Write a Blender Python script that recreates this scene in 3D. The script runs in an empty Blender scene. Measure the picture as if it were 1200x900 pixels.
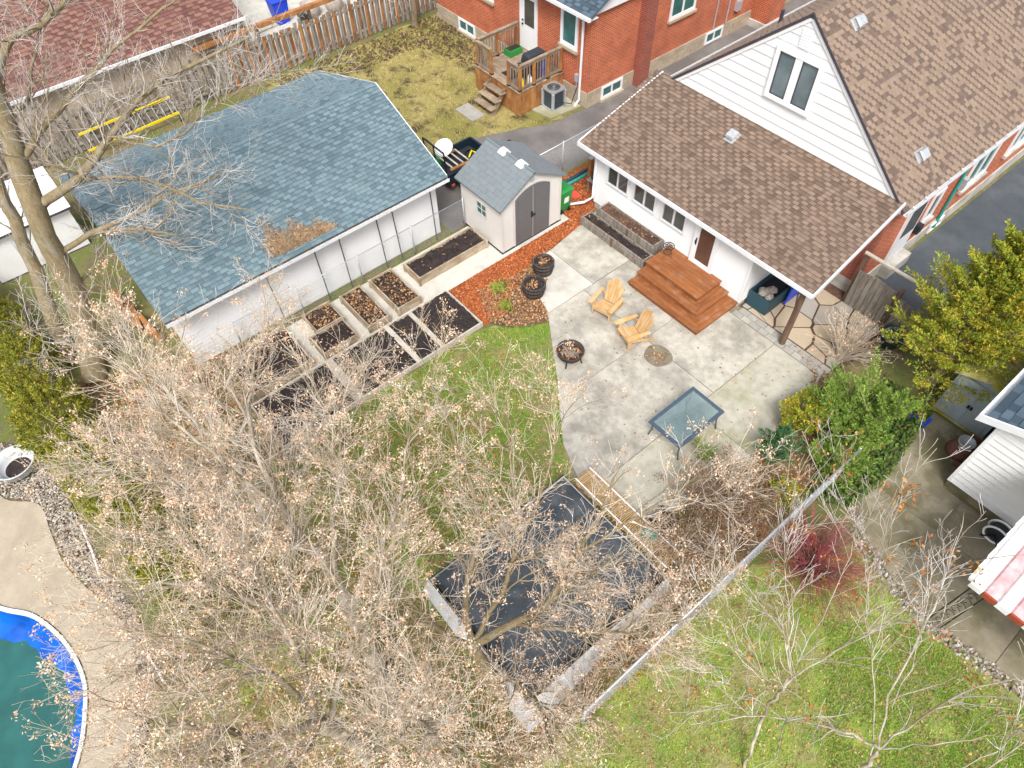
import bpy, math, random
import numpy as np
from mathutils import Vector, Matrix
from mathutils.geometry import tessellate_polygon

# ------------------------------------------------------------------ camera, sky, sun, exposure
scene = bpy.context.scene
col = scene.collection
R = math.radians
CAM_H = 16.0
PITCH, YAW, ROLL, FPX = R(53.42), R(-51.489), R(-1.78), 830.0
_d = Vector((math.sin(YAW)*math.cos(PITCH), math.cos(YAW)*math.cos(PITCH), -math.sin(PITCH)))
_r = _d.cross(Vector((0, 0, 1))).normalized()
_u = _r.cross(_d)
_r, _u = _r*math.cos(ROLL)+_u*math.sin(ROLL), -_r*math.sin(ROLL)+_u*math.cos(ROLL)
cam_data = bpy.data.cameras.new('camera')
cam = bpy.data.objects.new('camera', cam_data)
col.objects.link(cam)
cam.matrix_world = Matrix(((_r.x, _u.x, -_d.x, 0), (_r.y, _u.y, -_d.y, 0), (_r.z, _u.z, -_d.z, CAM_H), (0, 0, 0, 1)))
cam_data.sensor_width = 36.0
cam_data.lens = 36.0*FPX/1200.0
cam_data.clip_end = 2000
scene.camera = cam

SUN_EL, SUN_AZ = R(54), R(132)      # azimuth clockwise from +Y
world = bpy.data.worlds.new('World')
scene.world = world
world.use_nodes = True
wn = world.node_tree
bg = wn.nodes['Background']
sky = wn.nodes.new('ShaderNodeTexSky')
sky.sky_type = 'NISHITA'
sky.sun_disc = False
sky.sun_elevation = SUN_EL
sky.sun_rotation = SUN_AZ
sky.air_density = 1.0
sky.dust_density = 4.0
sky.ozone_density = 1.0
whiten = wn.nodes.new('ShaderNodeHueSaturation')
whiten.inputs['Saturation'].default_value = 0.45       # thin overcast: a paler sky
wn.links.new(sky.outputs[0], whiten.inputs['Color'])
wn.links.new(whiten.outputs[0], bg.inputs['Color'])
bg.inputs['Strength'].default_value = 0.135
sun_data = bpy.data.lights.new('sun', 'SUN')
sun_data.energy = 1.9
sun_data.angle = R(20)
sun_data.color = (1.0, 0.975, 0.94)
sun = bpy.data.objects.new('sun', sun_data)
col.objects.link(sun)
sd = Vector((math.sin(SUN_AZ)*math.cos(SUN_EL), math.cos(SUN_AZ)*math.cos(SUN_EL), math.sin(SUN_EL)))
sun.rotation_euler = sd.to_track_quat('Z', 'Y').to_euler()
sun.location = (0, 0, 40)
scene.view_settings.view_transform = 'Standard'
scene.view_settings.look = 'None'
scene.view_settings.gamma = 1.0
scene.view_settings.use_curve_mapping = False
scene.view_settings.exposure = 0.78
scene.render.engine = 'CYCLES'
scene.cycles.max_bounces = 6
scene.cycles.transparent_max_bounces = 8

rng = random.Random(7)
nrng = np.random.default_rng(7)

def at(px, py, z):
    """the place at height z that stands behind pixel (px, py) of the 1200 x 900 photograph"""
    v = _r*(px-600)-_u*(py-450)+_d*FPX
    t = (z-CAM_H)/v.z
    return Vector((v.x*t, v.y*t, z))

# ------------------------------------------------------------------ materials
def lin(h):
    h = h.lstrip('#')
    out = []
    for i in (0, 2, 4):
        c = int(h[i:i+2], 16)/255
        out.append(c/12.92 if c <= .04045 else ((c+.055)/1.055)**2.4)
    return out

MATS = {}
def mat(name, c, rough=.85, var=.18, scale=5, bump=0, bscale=60, c2=None, c3=None, s2=1.5, mix=(.42, .62), rand=0, metal=0, spec=.35, randc=None, fine=.0, stretch=None, k=.86, rk=.8):
    """noise-driven surface: c varied by var, stained towards c2 / c3, each loose piece its own tone (rand / randc)"""
    if name in MATS:
        return MATS[name]
    m = bpy.data.materials.new(name)
    m.use_nodes = True
    nt = m.node_tree
    N, L = nt.nodes.new, nt.links.new
    b = nt.nodes['Principled BSDF']
    b.inputs['Roughness'].default_value = rough
    b.inputs['Metallic'].default_value = metal
    b.inputs['Specular IOR Level'].default_value = spec
    A = [x*k for x in lin(c)]
    tc = N('ShaderNodeTexCoord')
    oi = N('ShaderNodeObjectInfo')
    ge = N('ShaderNodeNewGeometry')
    add = N('ShaderNodeMath'); add.operation = 'ADD'
    L(oi.outputs['Random'], add.inputs[0]); L(ge.outputs['Random Per Island'], add.inputs[1])
    fr = N('ShaderNodeMath'); fr.operation = 'FRACT'; L(add.outputs[0], fr.inputs[0])
    off = N('ShaderNodeVectorMath'); off.operation = 'MULTIPLY_ADD'
    L(oi.outputs['Random'], off.inputs[0]); off.inputs[1].default_value = (37, 53, 71); L(tc.outputs['Object'], off.inputs[2])
    vec = off.outputs[0]
    if stretch:
        mp = N('ShaderNodeMapping'); mp.inputs['Scale'].default_value = stretch
        L(vec, mp.inputs['Vector']); vec = mp.outputs[0]
    def noise(s, det=5, rgh=.6):
        n = N('ShaderNodeTexNoise'); n.inputs['Scale'].default_value = s; n.inputs['Detail'].default_value = det
        n.inputs['Roughness'].default_value = rgh; L(vec, n.inputs['Vector']); return n.outputs['Fac']
    def mixc(fac, a, bb, typ='MIX'):
        x = N('ShaderNodeMix'); x.data_type = 'RGBA'; x.blend_type = typ
        if hasattr(fac, 'node'): L(fac, x.inputs['Factor'])
        else: x.inputs['Factor'].default_value = fac
        for v, i in ((a, 6), (bb, 7)):
            if hasattr(v, 'node'): L(v, x.inputs[i])
            else: x.inputs[i].default_value = (*v, 1)
        return x.outputs[2]
    def ramp(f, lo, hi):
        r = N('ShaderNodeMapRange'); r.inputs['From Min'].default_value = lo; r.inputs['From Max'].default_value = hi
        L(f, r.inputs['Value']); return r.outputs[0]
    cur = mixc(ramp(noise(scale), .3, .7), [x*(1-var) for x in A], [min(1, x*(1+var)) for x in A])
    if c2: cur = mixc(ramp(noise(s2), *mix), cur, [x*k for x in lin(c2)])
    if c3: cur = mixc(ramp(noise(s2*2.7), mix[0]+.06, mix[1]+.08), cur, [x*k for x in lin(c3)])
    if randc:
        cr = N('ShaderNodeValToRGB'); cr.color_ramp.interpolation = 'CONSTANT'
        els = cr.color_ramp.elements
        for i, (p, h) in enumerate(randc):
            e = els[i] if i < 2 else els.new(p)
            e.position = p; e.color = (*[x*k for x in lin(h)], 1)
        L(fr.outputs[0], cr.inputs['Fac'])
        cur = mixc(rk, cur, cr.outputs[0])
    if rand:
        mr = N('ShaderNodeMapRange'); L(fr.outputs[0], mr.inputs['Value'])
        mr.inputs['To Min'].default_value = 1-rand; mr.inputs['To Max'].default_value = 1+rand
        hs = N('ShaderNodeHueSaturation'); L(mr.outputs[0], hs.inputs['Value']); L(cur, hs.inputs['Color'])
        cur = hs.outputs[0]
    if fine:
        cur = mixc(fine, cur, mixc(ramp(noise(bscale*1.3, 3), .35, .65), (.25, .25, .25), (1.0, 1.0, 1.0)), 'MULTIPLY')
    L(cur, b.inputs['Base Color'])
    if bump:
        bn = N('ShaderNodeBump'); bn.inputs['Strength'].default_value = bump; bn.inputs['Distance'].default_value = .02
        L(noise(bscale, 4), bn.inputs['Height']); L(bn.outputs[0], b.inputs['Normal'])
    MATS[name] = m
    return m

def brick_mat(name, c1, c2, mortar, bw=.215, bh=.072, gap=.012):
    m = bpy.data.materials.new(name); m.use_nodes = True
    nt = m.node_tree; N, L = nt.nodes.new, nt.links.new
    b = nt.nodes['Principled BSDF']; b.inputs['Roughness'].default_value = .9
    tc = N('ShaderNodeTexCoord'); sp = N('ShaderNodeSeparateXYZ'); L(tc.outputs['Object'], sp.inputs[0])
    ad = N('ShaderNodeMath'); ad.operation = 'ADD'; L(sp.outputs[0], ad.inputs[0]); L(sp.outputs[1], ad.inputs[1])
    cb = N('ShaderNodeCombineXYZ'); L(ad.outputs[0], cb.inputs[0]); L(sp.outputs[2], cb.inputs[1])
    br = N('ShaderNodeTexBrick'); L(cb.outputs[0], br.inputs['Vector'])
    br.inputs['Scale'].default_value = 1; br.inputs['Brick Width'].default_value = bw; br.inputs['Row Height'].default_value = bh
    br.inputs['Mortar Size'].default_value = gap/2; br.inputs['Mortar Smooth'].default_value = .2; br.inputs['Bias'].default_value = -.1
    for i, h in (('Color1', c1), ('Color2', c2), ('Mortar', mortar)):
        br.inputs[i].default_value = (*[x*.86 for x in lin(h)], 1)
    nz = N('ShaderNodeTexNoise'); nz.inputs['Scale'].default_value = 1.4; nz.inputs['Detail'].default_value = 6; L(tc.outputs['Object'], nz.inputs['Vector'])
    mr = N('ShaderNodeMapRange'); mr.inputs['From Min'].default_value = .3; mr.inputs['From Max'].default_value = .7
    mr.inputs['To Min'].default_value = .78; mr.inputs['To Max'].default_value = 1.15; L(nz.outputs['Fac'], mr.inputs['Value'])
    hs = N('ShaderNodeHueSaturation'); L(br.outputs['Color'], hs.inputs['Color']); L(mr.outputs[0], hs.inputs['Value'])
    L(hs.outputs[0], b.inputs['Base Color'])
    bp = N('ShaderNodeBump'); bp.inputs['Strength'].default_value = .5; bp.inputs['Distance'].default_value = .01; bp.invert = True
    L(br.outputs['Fac'], bp.inputs['Height']); L(bp.outputs[0], b.inputs['Normal'])
    MATS[name] = m
    return m

def glass_mat(name, c, rough=.06, alpha=None):
    m = bpy.data.materials.new(name); m.use_nodes = True
    nt = m.node_tree; b = nt.nodes['Principled BSDF']
    n = nt.nodes.new('ShaderNodeTexNoise'); n.inputs['Scale'].default_value = 2.2; n.inputs['Detail'].default_value = 3
    tc = nt.nodes.new('ShaderNodeTexCoord'); nt.links.new(tc.outputs['Object'], n.inputs['Vector'])
    x = nt.nodes.new('ShaderNodeMix'); x.data_type = 'RGBA'; nt.links.new(n.outputs['Fac'], x.inputs['Factor'])
    a = lin(c); x.inputs[6].default_value = (*[v*.55 for v in a], 1); x.inputs[7].default_value = (*[min(1, v*1.4) for v in a], 1)
    nt.links.new(x.outputs[2], b.inputs['Base Color'])
    b.inputs['Roughness'].default_value = rough; b.inputs['Specular IOR Level'].default_value = .6
    if alpha is not None: b.inputs['Alpha'].default_value = alpha
    MATS[name] = m
    return m

# ------------------------------------------------------------------ mesh helpers
def tag(o, label=None, cat=None, group=None, kind=None):
    if label: o['label'] = label
    if cat: o['category'] = cat
    if group: o['group'] = group
    if kind: o['kind'] = kind
    return o

def origin_of(o):
    p = Vector((0, 0, 0))
    while o is not None:
        p = p+o.location; o = o.parent
    return p

def thing(name, label, cat, loc=(0, 0, 0), group=None, rz=0):
    o = bpy.data.objects.new(name, None)
    col.objects.link(o)
    o.location = loc
    o.rotation_euler = (0, 0, rz)
    o.empty_display_size = .2
    return tag(o, label, cat, group)

class MB:
    """collects faces; build() links them as one mesh object"""
    def __init__(self): self.v = []; self.f = []
    def add(self, vs, fs):
        n = len(self.v); self.v += [tuple(p) for p in vs]; self.f += [tuple(i+n for i in f) for f in fs]; return self
    def box(self, x0, x1, y0, y1, z0, z1):
        return self.add([(x0, y0, z0), (x1, y0, z0), (x1, y1, z0), (x0, y1, z0), (x0, y0, z1), (x1, y0, z1), (x1, y1, z1), (x0, y1, z1)],
                        [(3, 2, 1, 0), (4, 5, 6, 7), (0, 1, 5, 4), (1, 2, 6, 5), (2, 3, 7, 6), (3, 0, 4, 7)])
    def hexa(self, p):      # 8 points, bottom ring then top ring
        return self.add(p, [(3, 2, 1, 0), (4, 5, 6, 7), (0, 1, 5, 4), (1, 2, 6, 5), (2, 3, 7, 6), (3, 0, 4, 7)])
    def slab(self, quad, th, up=None):   # quad = top corners; thickness straight down (or along up)
        d = Vector(up) if up else Vector((0, 0, 1))
        q = [Vector(p) for p in quad]
        return self.hexa([p-d*th for p in q]+q)
    def bar(self, a, b, w, h=None, up=(0, 0, 1)):     # box from a to b, w wide, h high
        a, b = Vector(a), Vector(b); h = h or w
        d = (b-a).normalized(); u = Vector(up)
        if abs(d.dot(u)) > .98: u = Vector((1, 0, 0))
        s = d.cross(u).normalized(); t = s.cross(d).normalized()
        s, t = s*w/2, t*h/2
        return self.hexa([a-s-t, a+s-t, b+s-t, b-s-t, a-s+t, a+s+t, b+s+t, b-s+t])
    def poly(self, pts, z0, z1):   # vertical prism over a polygon (counter-clockwise)
        pts = [Vector((p[0], p[1], 0)) for p in pts]; n = len(pts)
        area = sum(pts[i].x*pts[(i+1) % n].y-pts[(i+1) % n].x*pts[i].y for i in range(n))
        if area < 0: pts.reverse()
        tris = tessellate_polygon([pts])
        vs = [(p.x, p.y, z0) for p in pts]+[(p.x, p.y, z1) for p in pts]
        fs = []
        for a, b, c in tris:
            if (pts[b]-pts[a]).cross(pts[c]-pts[a]).z < 0: b, c = c, b
            fs.append((a+n, b+n, c+n)); fs.append((c, b, a))
        fs += [(i, (i+1) % n, (i+1) % n+n, i+n) for i in range(n)]
        return self.add(vs, fs)
    def prism(self, pts, vec):     # any planar polygon pushed along vec
        pts = [Vector(p) for p in pts]; n = len(pts); vec = Vector(vec)
        tris = tessellate_polygon([pts])
        vs = pts+[p+vec for p in pts]
        fs = [tuple(t) for t in tris]+[tuple(i+n for i in reversed(t)) for t in tris]
        fs += [(i, i+n, (i+1) % n+n, (i+1) % n) for i in range(n)]
        return self.add(vs, fs)
    def tube(self, pts, r, n=8, cap=True):
        pts = [Vector(p) for p in pts]; k = len(pts)
        rr = r if hasattr(r, '__len__') else [r]*k
        vs, fs = [], []; prev = None
        for i, p in enumerate(pts):
            t = (pts[min(i+1, k-1)]-pts[max(i-1, 0)]).normalized()
            s = (prev-t*prev.dot(t)) if prev is not None else t.orthogonal()
            s = s.normalized() if s.length > 1e-6 else t.orthogonal().normalized()
            prev = s; w = t.cross(s)
            for j in range(n):
                a = 2*math.pi*j/n
                vs.append(p+(s*math.cos(a)+w*math.sin(a))*rr[i])
        for i in range(k-1):
            for j in range(n):
                fs.append((i*n+j, i*n+(j+1) % n, (i+1)*n+(j+1) % n, (i+1)*n+j))
        if cap: fs += [tuple(reversed(range(n))), tuple(range((k-1)*n, k*n))]
        return self.add(vs, fs)
    def lathe(self, prof, c=(0, 0, 0), n=24, close=False):   # prof = (r, z) list
        c = Vector(c); vs = []; fs = []; k = len(prof)
        for r_, z in prof:
            for j in range(n):
                a = 2*math.pi*j/n; vs.append((c.x+r_*math.cos(a), c.y+r_*math.sin(a), c.z+z))
        for i in range(k-1):
            for j in range(n):
                fs.append((i*n+j, i*n+(j+1) % n, (i+1)*n+(j+1) % n, (i+1)*n+j))
        if close:
            for j in range(n): fs.append(((k-1)*n+j, (k-1)*n+(j+1) % n, (j+1) % n, j))
        else: fs += [tuple(reversed(range(n))), tuple(range((k-1)*n, k*n))]
        return self.add(vs, fs)
    def build(self, name, m, parent=None, org=None, smooth=False, bevel=0, kind=None, label=None):
        o_ = Vector(org) if org is not None else (origin_of(parent) if parent is not None else Vector((0, 0, 0)))
        me = bpy.data.meshes.new(name)
        me.from_pydata([(p[0]-o_.x, p[1]-o_.y, p[2]-o_.z) for p in self.v], [], self.f)
        me.materials.append(MATS[m] if isinstance(m, str) else m)
        ob = bpy.data.objects.new(name, me)
        col.objects.link(ob)
        if parent is not None: ob.parent = parent
        elif org is not None: ob.location = o_
        if smooth: me.shade_smooth()
        if bevel:
            bv = ob.modifiers.new('bevel', 'BEVEL'); bv.width = bevel; bv.segments = 2; bv.limit_method = 'ANGLE'
        if kind: ob['kind'] = kind
        if label: ob['label'] = label
        return ob

def B(name, m, parent, x0, x1, y0, y1, z0, z1, bevel=0, **k):
    return MB().box(x0, x1, y0, y1, z0, z1).build(name, m, parent, bevel=bevel, **k)

def raw_mesh(name, V, F, m, parent=None, nside=4, smooth=False, kind=None, org=None):
    """numpy vertices (n,3) and faces (k,nside) to an object"""
    o_ = np.array(org if org is not None else (origin_of(parent) if parent is not None else (0, 0, 0)), dtype=np.float32)
    me = bpy.data.meshes.new(name)
    V = (np.asarray(V, np.float32)-o_)
    F = np.asarray(F, np.int32)
    me.vertices.add(len(V)); me.vertices.foreach_set('co', V.ravel())
    me.loops.add(F.size); me.loops.foreach_set('vertex_index', F.ravel())
    me.polygons.add(len(F)); me.polygons.foreach_set('loop_start', np.arange(0, F.size, nside, dtype=np.int32))
    me.update(calc_edges=True)
    me.materials.append(MATS[m] if isinstance(m, str) else m)
    ob = bpy.data.objects.new(name, me); col.objects.link(ob)
    if parent is not None: ob.parent = parent
    elif org is not None: ob.location = org
    if smooth: me.shade_smooth()
    if kind: ob['kind'] = kind
    return ob

def copy_tree(o, parent=None):
    c = o.copy(); col.objects.link(c); c.parent = parent
    for ch in o.children: copy_tree(ch, c)
    return c

def piece(mesh, name, parent, loc, rot=None):
    o = bpy.data.objects.new(name, mesh); col.objects.link(o); o.parent = parent
    if rot is not None: o.matrix_local = Matrix.Translation(loc) @ rot
    else: o.location = loc
    return o
# ------------------------------------------------------------------ palette
mat('grass_soil', '#8a7f55', var=.3, scale=9, bump=.5, bscale=30, c2='#6f7a3a', c3='#7a6a55', s2=.7, fine=.5)
mat('lawn', '#98a84a', var=.3, scale=6, bump=.5, bscale=40, c2='#a3946a', c3='#6f9438', s2=.9, mix=(.42, .62), fine=.5)
mat('dry_lawn', '#aea066', var=.2, scale=6, bump=.5, bscale=40, c2='#8f8a4a', c3='#4a3d33', s2=.55, mix=(.44, .58), fine=.4)
mat('blade_green', '#6f8f2e', rand=.35, randc=[(0, '#73a82e'), (.3, '#8fb63e'), (.62, '#b9b864'), (.8, '#5c9a26')], spec=.2)
mat('blade_mixed', '#93934a', rand=.3, randc=[(0, '#d0c47c'), (.3, '#a3c24a'), (.62, '#d8cc8c'), (.8, '#86b438')], spec=.2)
mat('blade_dry', '#b4a566', rand=.25, randc=[(0, '#b9a968'), (.45, '#a59a52'), (.75, '#c7b780'), (.9, '#8f9044')], spec=.2)
mat('leaf_litter', '#a5835e', rand=.35, randc=[(0, '#b08a60'), (.3, '#8a6446'), (.55, '#c9a982'), (.75, '#6b4d3c'), (.9, '#b9743f')], spec=.2)
mat('concrete', '#c6c0b2', var=.2, scale=5, bump=.15, bscale=50, c2='#918c82', c3='#d8d3c6', s2=.75, mix=(.44, .7), fine=.3)
mat('concrete_moss', '#c0bbaa', var=.18, scale=4, bump=.15, bscale=50, c2='#98976f', c3='#d0ccbc', s2=.55, mix=(.46, .68), fine=.22)
mat('concrete_pale', '#d3cfc4', var=.1, scale=3, bump=.1, bscale=60, c2='#b5b0a4', c3='#e0ddd4', s2=1.1, mix=(.5, .75), fine=.15)
mat('concrete_damp', '#8f8672', var=.25, scale=1.6, bump=.12, bscale=50, c2='#6b6748', c3='#a59c86', s2=.6, mix=(.42, .62), fine=.2)
mat('aggregate', '#c6b8a2', var=.1, scale=3, bump=.4, bscale=110, c2='#b3a48e', s2=1.2, mix=(.5, .8), fine=.45)
mat('asphalt_grey', '#87827e', var=.12, scale=2, bump=.3, bscale=120, c2='#736e6b', s2=.7, fine=.3)
mat('asphalt_dark', '#535a60', var=.15, scale=1.5, bump=.25, bscale=120, c2='#6a7074', s2=.6, mix=(.5, .75), fine=.3)
mat('mulch_base', '#b3653a', var=.3, scale=20, bump=.8, bscale=45, c2='#8f4f30', s2=2, fine=.5)
mat('mulch_chip', '#bf6d40', randc=[(0, '#c4703f'), (.3, '#a9562f'), (.55, '#d58a58'), (.8, '#8c4528')], spec=.2)
mat('bark_bed', '#7a5c4a', var=.3, scale=14, bump=.8, bscale=40, c2='#54413a', s2=1.5, fine=.5)
mat('soil', '#39302f', var=.45, scale=9, bump=1, bscale=22, c2='#574a40', s2=2.2, mix=(.52, .75), fine=.5)
mat('gravel', '#a39a8c', randc=[(0, '#b8b0a2'), (.25, '#8a8276'), (.5, '#d2ccc2'), (.7, '#6f665c'), (.85, '#a58f78')], spec=.3)
mat('flagstone', '#bfae97', var=.15, scale=3, bump=.3, bscale=30, randc=[(0, '#c6b49a'), (.35, '#b5b1a8'), (.6, '#cdbba0'), (.82, '#a8a49b')], fine=.2)
mat('paver', '#b3afa6', var=.12, scale=5, bump=.2, bscale=50, rand=.12, fine=.2)
mat('joint_moss', '#8f8572', var=.3, scale=12, bump=.5)
FS = dict(var=.08, scale=25, fine=.35, bscale=90)
mat('brown_shingle', '#917c6c', rand=.16, **FS); mat('brown_shingle_dark', '#766355', rand=.18, **FS)
mat('tan_shingle', '#9b8674', rand=.1, **FS); mat('tan_shingle_dark', '#77655a', rand=.16, **FS)
mat('blue_shingle', '#7a8f96', rand=.13, **FS); mat('blue_shingle_dark', '#677d86', rand=.15, **FS)
mat('red_shingle', '#8f6a5c', rand=.16, **FS); mat('red_shingle_dark', '#754f49', rand=.18, **FS)
mat('slate_shingle_dark', '#465663', rand=.15, **FS)
mat('slate_shingle', '#5a6d7b', var=.1, scale=20, rand=.15, fine=.3, bscale=90)
mat('white_siding', '#f3f3f3', var=.03, scale=2, rough=.55, c2='#e4e6e6', s2=.8, mix=(.5, .9))
mat('white_trim', '#f4f5f6', var=.02, scale=3, rough=.5)
mat('gutter_white', '#e9ebee', var=.05, scale=4, rough=.4)
mat('drip_edge', '#4a4550', rough=.5)
brick_mat('orange_brick', '#c86034', '#b24e28', '#d8b89e')
brick_mat('porch_brick', '#a04a38', '#8c3f30', '#b59a88')
mat('limestone', '#bfb09a', var=.12, scale=6, bump=.4, bscale=25, rand=.12, fine=.2)
mat('parging', '#cfcac2', var=.12, scale=3, bump=.2, c2='#aaa59b', s2=1.3)
mat('beige_wall', '#cbb9a2', var=.06, scale=2, c2='#b8a68f', s2=.8)
mat('alu', '#c9ced2', rough=.35, metal=.6, var=.08)
mat('galv', '#c6c9cc', rough=.4, metal=.35, var=.12, scale=10)
mat('black_steel', '#23262b', rough=.45, var=.15)
mat('dark_pole', '#4b4650', rough=.5, var=.15)
mat('grey_wood', '#a39b90', var=.22, scale=6, bump=.3, bscale=30, rand=.16, c2='#85796c', s2=2, stretch=(6, 6, .8), fine=.25)
mat('bed_wood', '#cdc5b6', var=.15, scale=6, bump=.25, bscale=30, rand=.08, c2='#a89c88', s2=1.8, mix=(.5, .8), fine=.2)
mat('box_wood', '#c3b29b', var=.15, scale=6, bump=.25, bscale=30, rand=.1, c2='#a08b70', s2=1.8, fine=.2)
mat('cedar_wood', '#b9824e', var=.2, scale=6, bump=.25, bscale=30, rand=.14, c2='#96653a', s2=2, fine=.2)
mat('stain_wood', '#9c6239', var=.12, scale=5, bump=.15, bscale=40, rand=.12, c2='#80492b', c3='#b0896c', s2=.9, mix=(.46, .75), rough=.55, fine=.2)
mat('deck_wood', '#a8957f', var=.2, scale=6, bump=.25, rand=.12, c2='#8a7762', s2=2, fine=.2)
mat('post_wood', '#7d6451', var=.25, scale=5, bump=.5, bscale=25, c2='#5f4a3c', s2=2.5, stretch=(4, 4, .7))
mat('resin_tan', '#d9b78a', var=.09, c2='#c79c63', s2=3, scale=6, rough=.5, rand=.06)
mat('shed_wall', '#d9d4ce', var=.03, scale=3, rough=.5)
mat('shed_door', '#6b6a6b', var=.06, scale=8, rough=.5)
mat('shed_roof', '#7d8588', var=.06, scale=5, rough=.55, rand=.05)
mat('green_bin', '#2f8f45', var=.06, scale=4, rough=.4)
mat('teal_box', '#32525e', var=.1, scale=4, rough=.5)
mat('blue_plastic', '#1f49d8', var=.08, scale=4, rough=.35)
mat('dark_plastic', '#2c3238', var=.12, rough=.5)
mat('stone_grey', '#b4aaa2', var=.2, scale=8, bump=.5)
mat('barrel_wood', '#5c514b', var=.25, scale=8, bump=.4, rand=.15)
mat('rust_steel', '#4a3a35', var=.3, scale=10, rough=.7)
mat('ash', '#3a3434', var=.4, scale=14, bump=.8, c2='#9b8b84', s2=6, mix=(.58, .7))
mat('tarp', '#4a5157', var=.2, scale=3, rough=.45, bump=.5, bscale=3, c2='#646c72', s2=1.3, mix=(.5, .7))
mat('rink_board', '#d6d9dc', var=.1, scale=3, rough=.5, c2='#b3b5b5', s2=1.4, mix=(.5, .75), fine=.15)
mat('bamboo', '#c3a06f', var=.15, scale=8, rand=.25)
mat('pool_liner', '#0868cc', var=.18, scale=3, rough=.3, c2='#0848a0', s2=1.5, bump=.4, bscale=4)
mat('pool_coping', '#eef0f2', var=.03, rough=.4)
mat('yellow_paint', '#f2d400', var=.06, rough=.45)
mat('red_plastic', '#d95a48', var=.1, rough=.5)
mat('teal_plastic', '#2f9d92', var=.1, rough=.5)
mat('terracotta', '#7c5347', var=.15, scale=8, bump=.3)
mat('awning_pink', '#d79fa2', var=.08, scale=6, rough=.5, c2='#e9d4d2', s2=2)
mat('awning_white', '#f1f2f2', var=.05, scale=6, rough=.5, c2='#dcdcda', s2=2)
mat('awning_red', '#a24b35', var=.1, rough=.5)
mat('grey_metal_shed', '#b3bec2', var=.08, scale=3, rough=.45, c2='#9a9f86', s2=1.2, mix=(.55, .75))
mat('moss_roof', '#b3ab45', var=.25, scale=6, bump=.5, c2='#cfc7a0', c3='#8d8a3a', s2=1.6)
mat('nest_straw', '#c3a685', var=.2, rand=.3)
mat('bbq_black', '#3a3f45', rough=.4, var=.1)
mat('grey_lattice', '#c9b795', var=.1, rand=.1)
glass_mat('window_glass', '#4a4a48')
glass_mat('teal_glass', '#3f6a68')
glass_mat('gable_glass', '#66757a', .1)
glass_mat('door_glass', '#5d463c', .1)
glass_mat('table_glass', '#7d9294', .14, .5)
glass_mat('pool_water', '#2a5f5a', .05)

UX, UY, UZ = Vector((1, 0, 0)), Vector((0, 1, 0)), Vector((0, 0, 1))
def fbox(mb, o, u, n, u0, u1, n0, n1, z0, z1):
    o, u, n = Vector(o), Vector(u), Vector(n)
    P = lambda a, b, c: o+u*a+n*b+UZ*c
    if u.cross(n).z < 0: u0, u1 = u1, u0
    return mb.hexa([P(u0, n0, z0), P(u1, n0, z0), P(u1, n1, z0), P(u0, n1, z0), P(u0, n0, z1), P(u1, n0, z1), P(u1, n1, z1), P(u0, n1, z1)])

def window(parent, o, u, n, w, h, frame='white_trim', glass='window_glass', cols=2, fw=.06, mull=None, sill=None, depth=.05, name='window', bars=0, innerf=None):
    """frame proud of the wall, one pane object per light, optional sill"""
    ml = mull or fw*.8
    mb = MB()
    for a in ((0, w, 0, fw), (0, w, h-fw, h), (0, fw, fw, h-fw), (w-fw, w, fw, h-fw)):
        fbox(mb, o, u, n, a[0], a[1], 0, depth, a[2], a[3])
    cw = (w-2*fw-(cols-1)*ml)/cols
    for i in range(1, cols):
        c0 = fw+i*cw+(i-1)*ml
        fbox(mb, o, u, n, c0, c0+ml, 0, depth*.85, fw, h-fw)
    wo = mb.build(name, frame, parent)
    for i in range(cols):
        c0 = fw+i*(cw+ml)
        p = MB(); fbox(p, o, u, n, c0+.001, c0+cw-.001, .004, .012, fw+.001, h-fw-.001)
        p.build('pane', glass, wo)
        if innerf:
            q = MB(); t = .028
            for a in ((c0+.002, c0+cw-.002, fw+.002, fw+t), (c0+.002, c0+cw-.002, h-fw-t, h-fw-.002), (c0+.002, c0+t, fw+t, h-fw-t), (c0+cw-t, c0+cw-.002, fw+t, h-fw-t)):
                fbox(q, o, u, n, a[0], a[1], .013, depth*.6, a[2], a[3])
            q.build('sash', innerf, wo)
        for b in range(bars):
            q = MB(); zc = fw+(h-2*fw)*(b+1)/(bars+1)
            fbox(q, o, u, n, c0+.002, c0+cw-.002, .013, .02, zc-.012, zc+.012); q.build('glazing_bar', frame, wo)
    if sill:
        s = MB(); fbox(s, o, u, n, -.06, w+.06, 0, .12, -.11, -.003); s.build('sill', sill, wo)
    return wo

def lap(a, b, n, z0, z1, pitch=.11, d=.02):
    """clapboards as one saw-tooth sheet from a to b"""
    mb = MB(); a, b, n = Vector(a), Vector(b), Vector(n); z = z0
    P = lambda p, o, zz: (p.x+n.x*o, p.y+n.y*o, zz)
    if (b-a).cross(UZ).dot(n) < 0: a, b = b, a
    while z < z1-.005:
        t = min(z+pitch, z1)
        mb.add([P(a, d, z), P(b, d, z), P(b, .004, t), P(a, .004, t)], [(0, 1, 2, 3)])
        mb.add([P(a, .004, z), P(b, .004, z), P(b, d, z), P(a, d, z)], [(0, 1, 2, 3)])
        z = t
    return mb

_camv = Vector((0, 0, CAM_H))
def in_view(p, m=40):
    q = Vector(p)-_camv; w = q.dot(_d)
    x = 600+FPX*q.dot(_r)/w; y = 450-FPX*q.dot(_u)/w
    return -m < x < 1200+m and -m < y < 900+m

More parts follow.
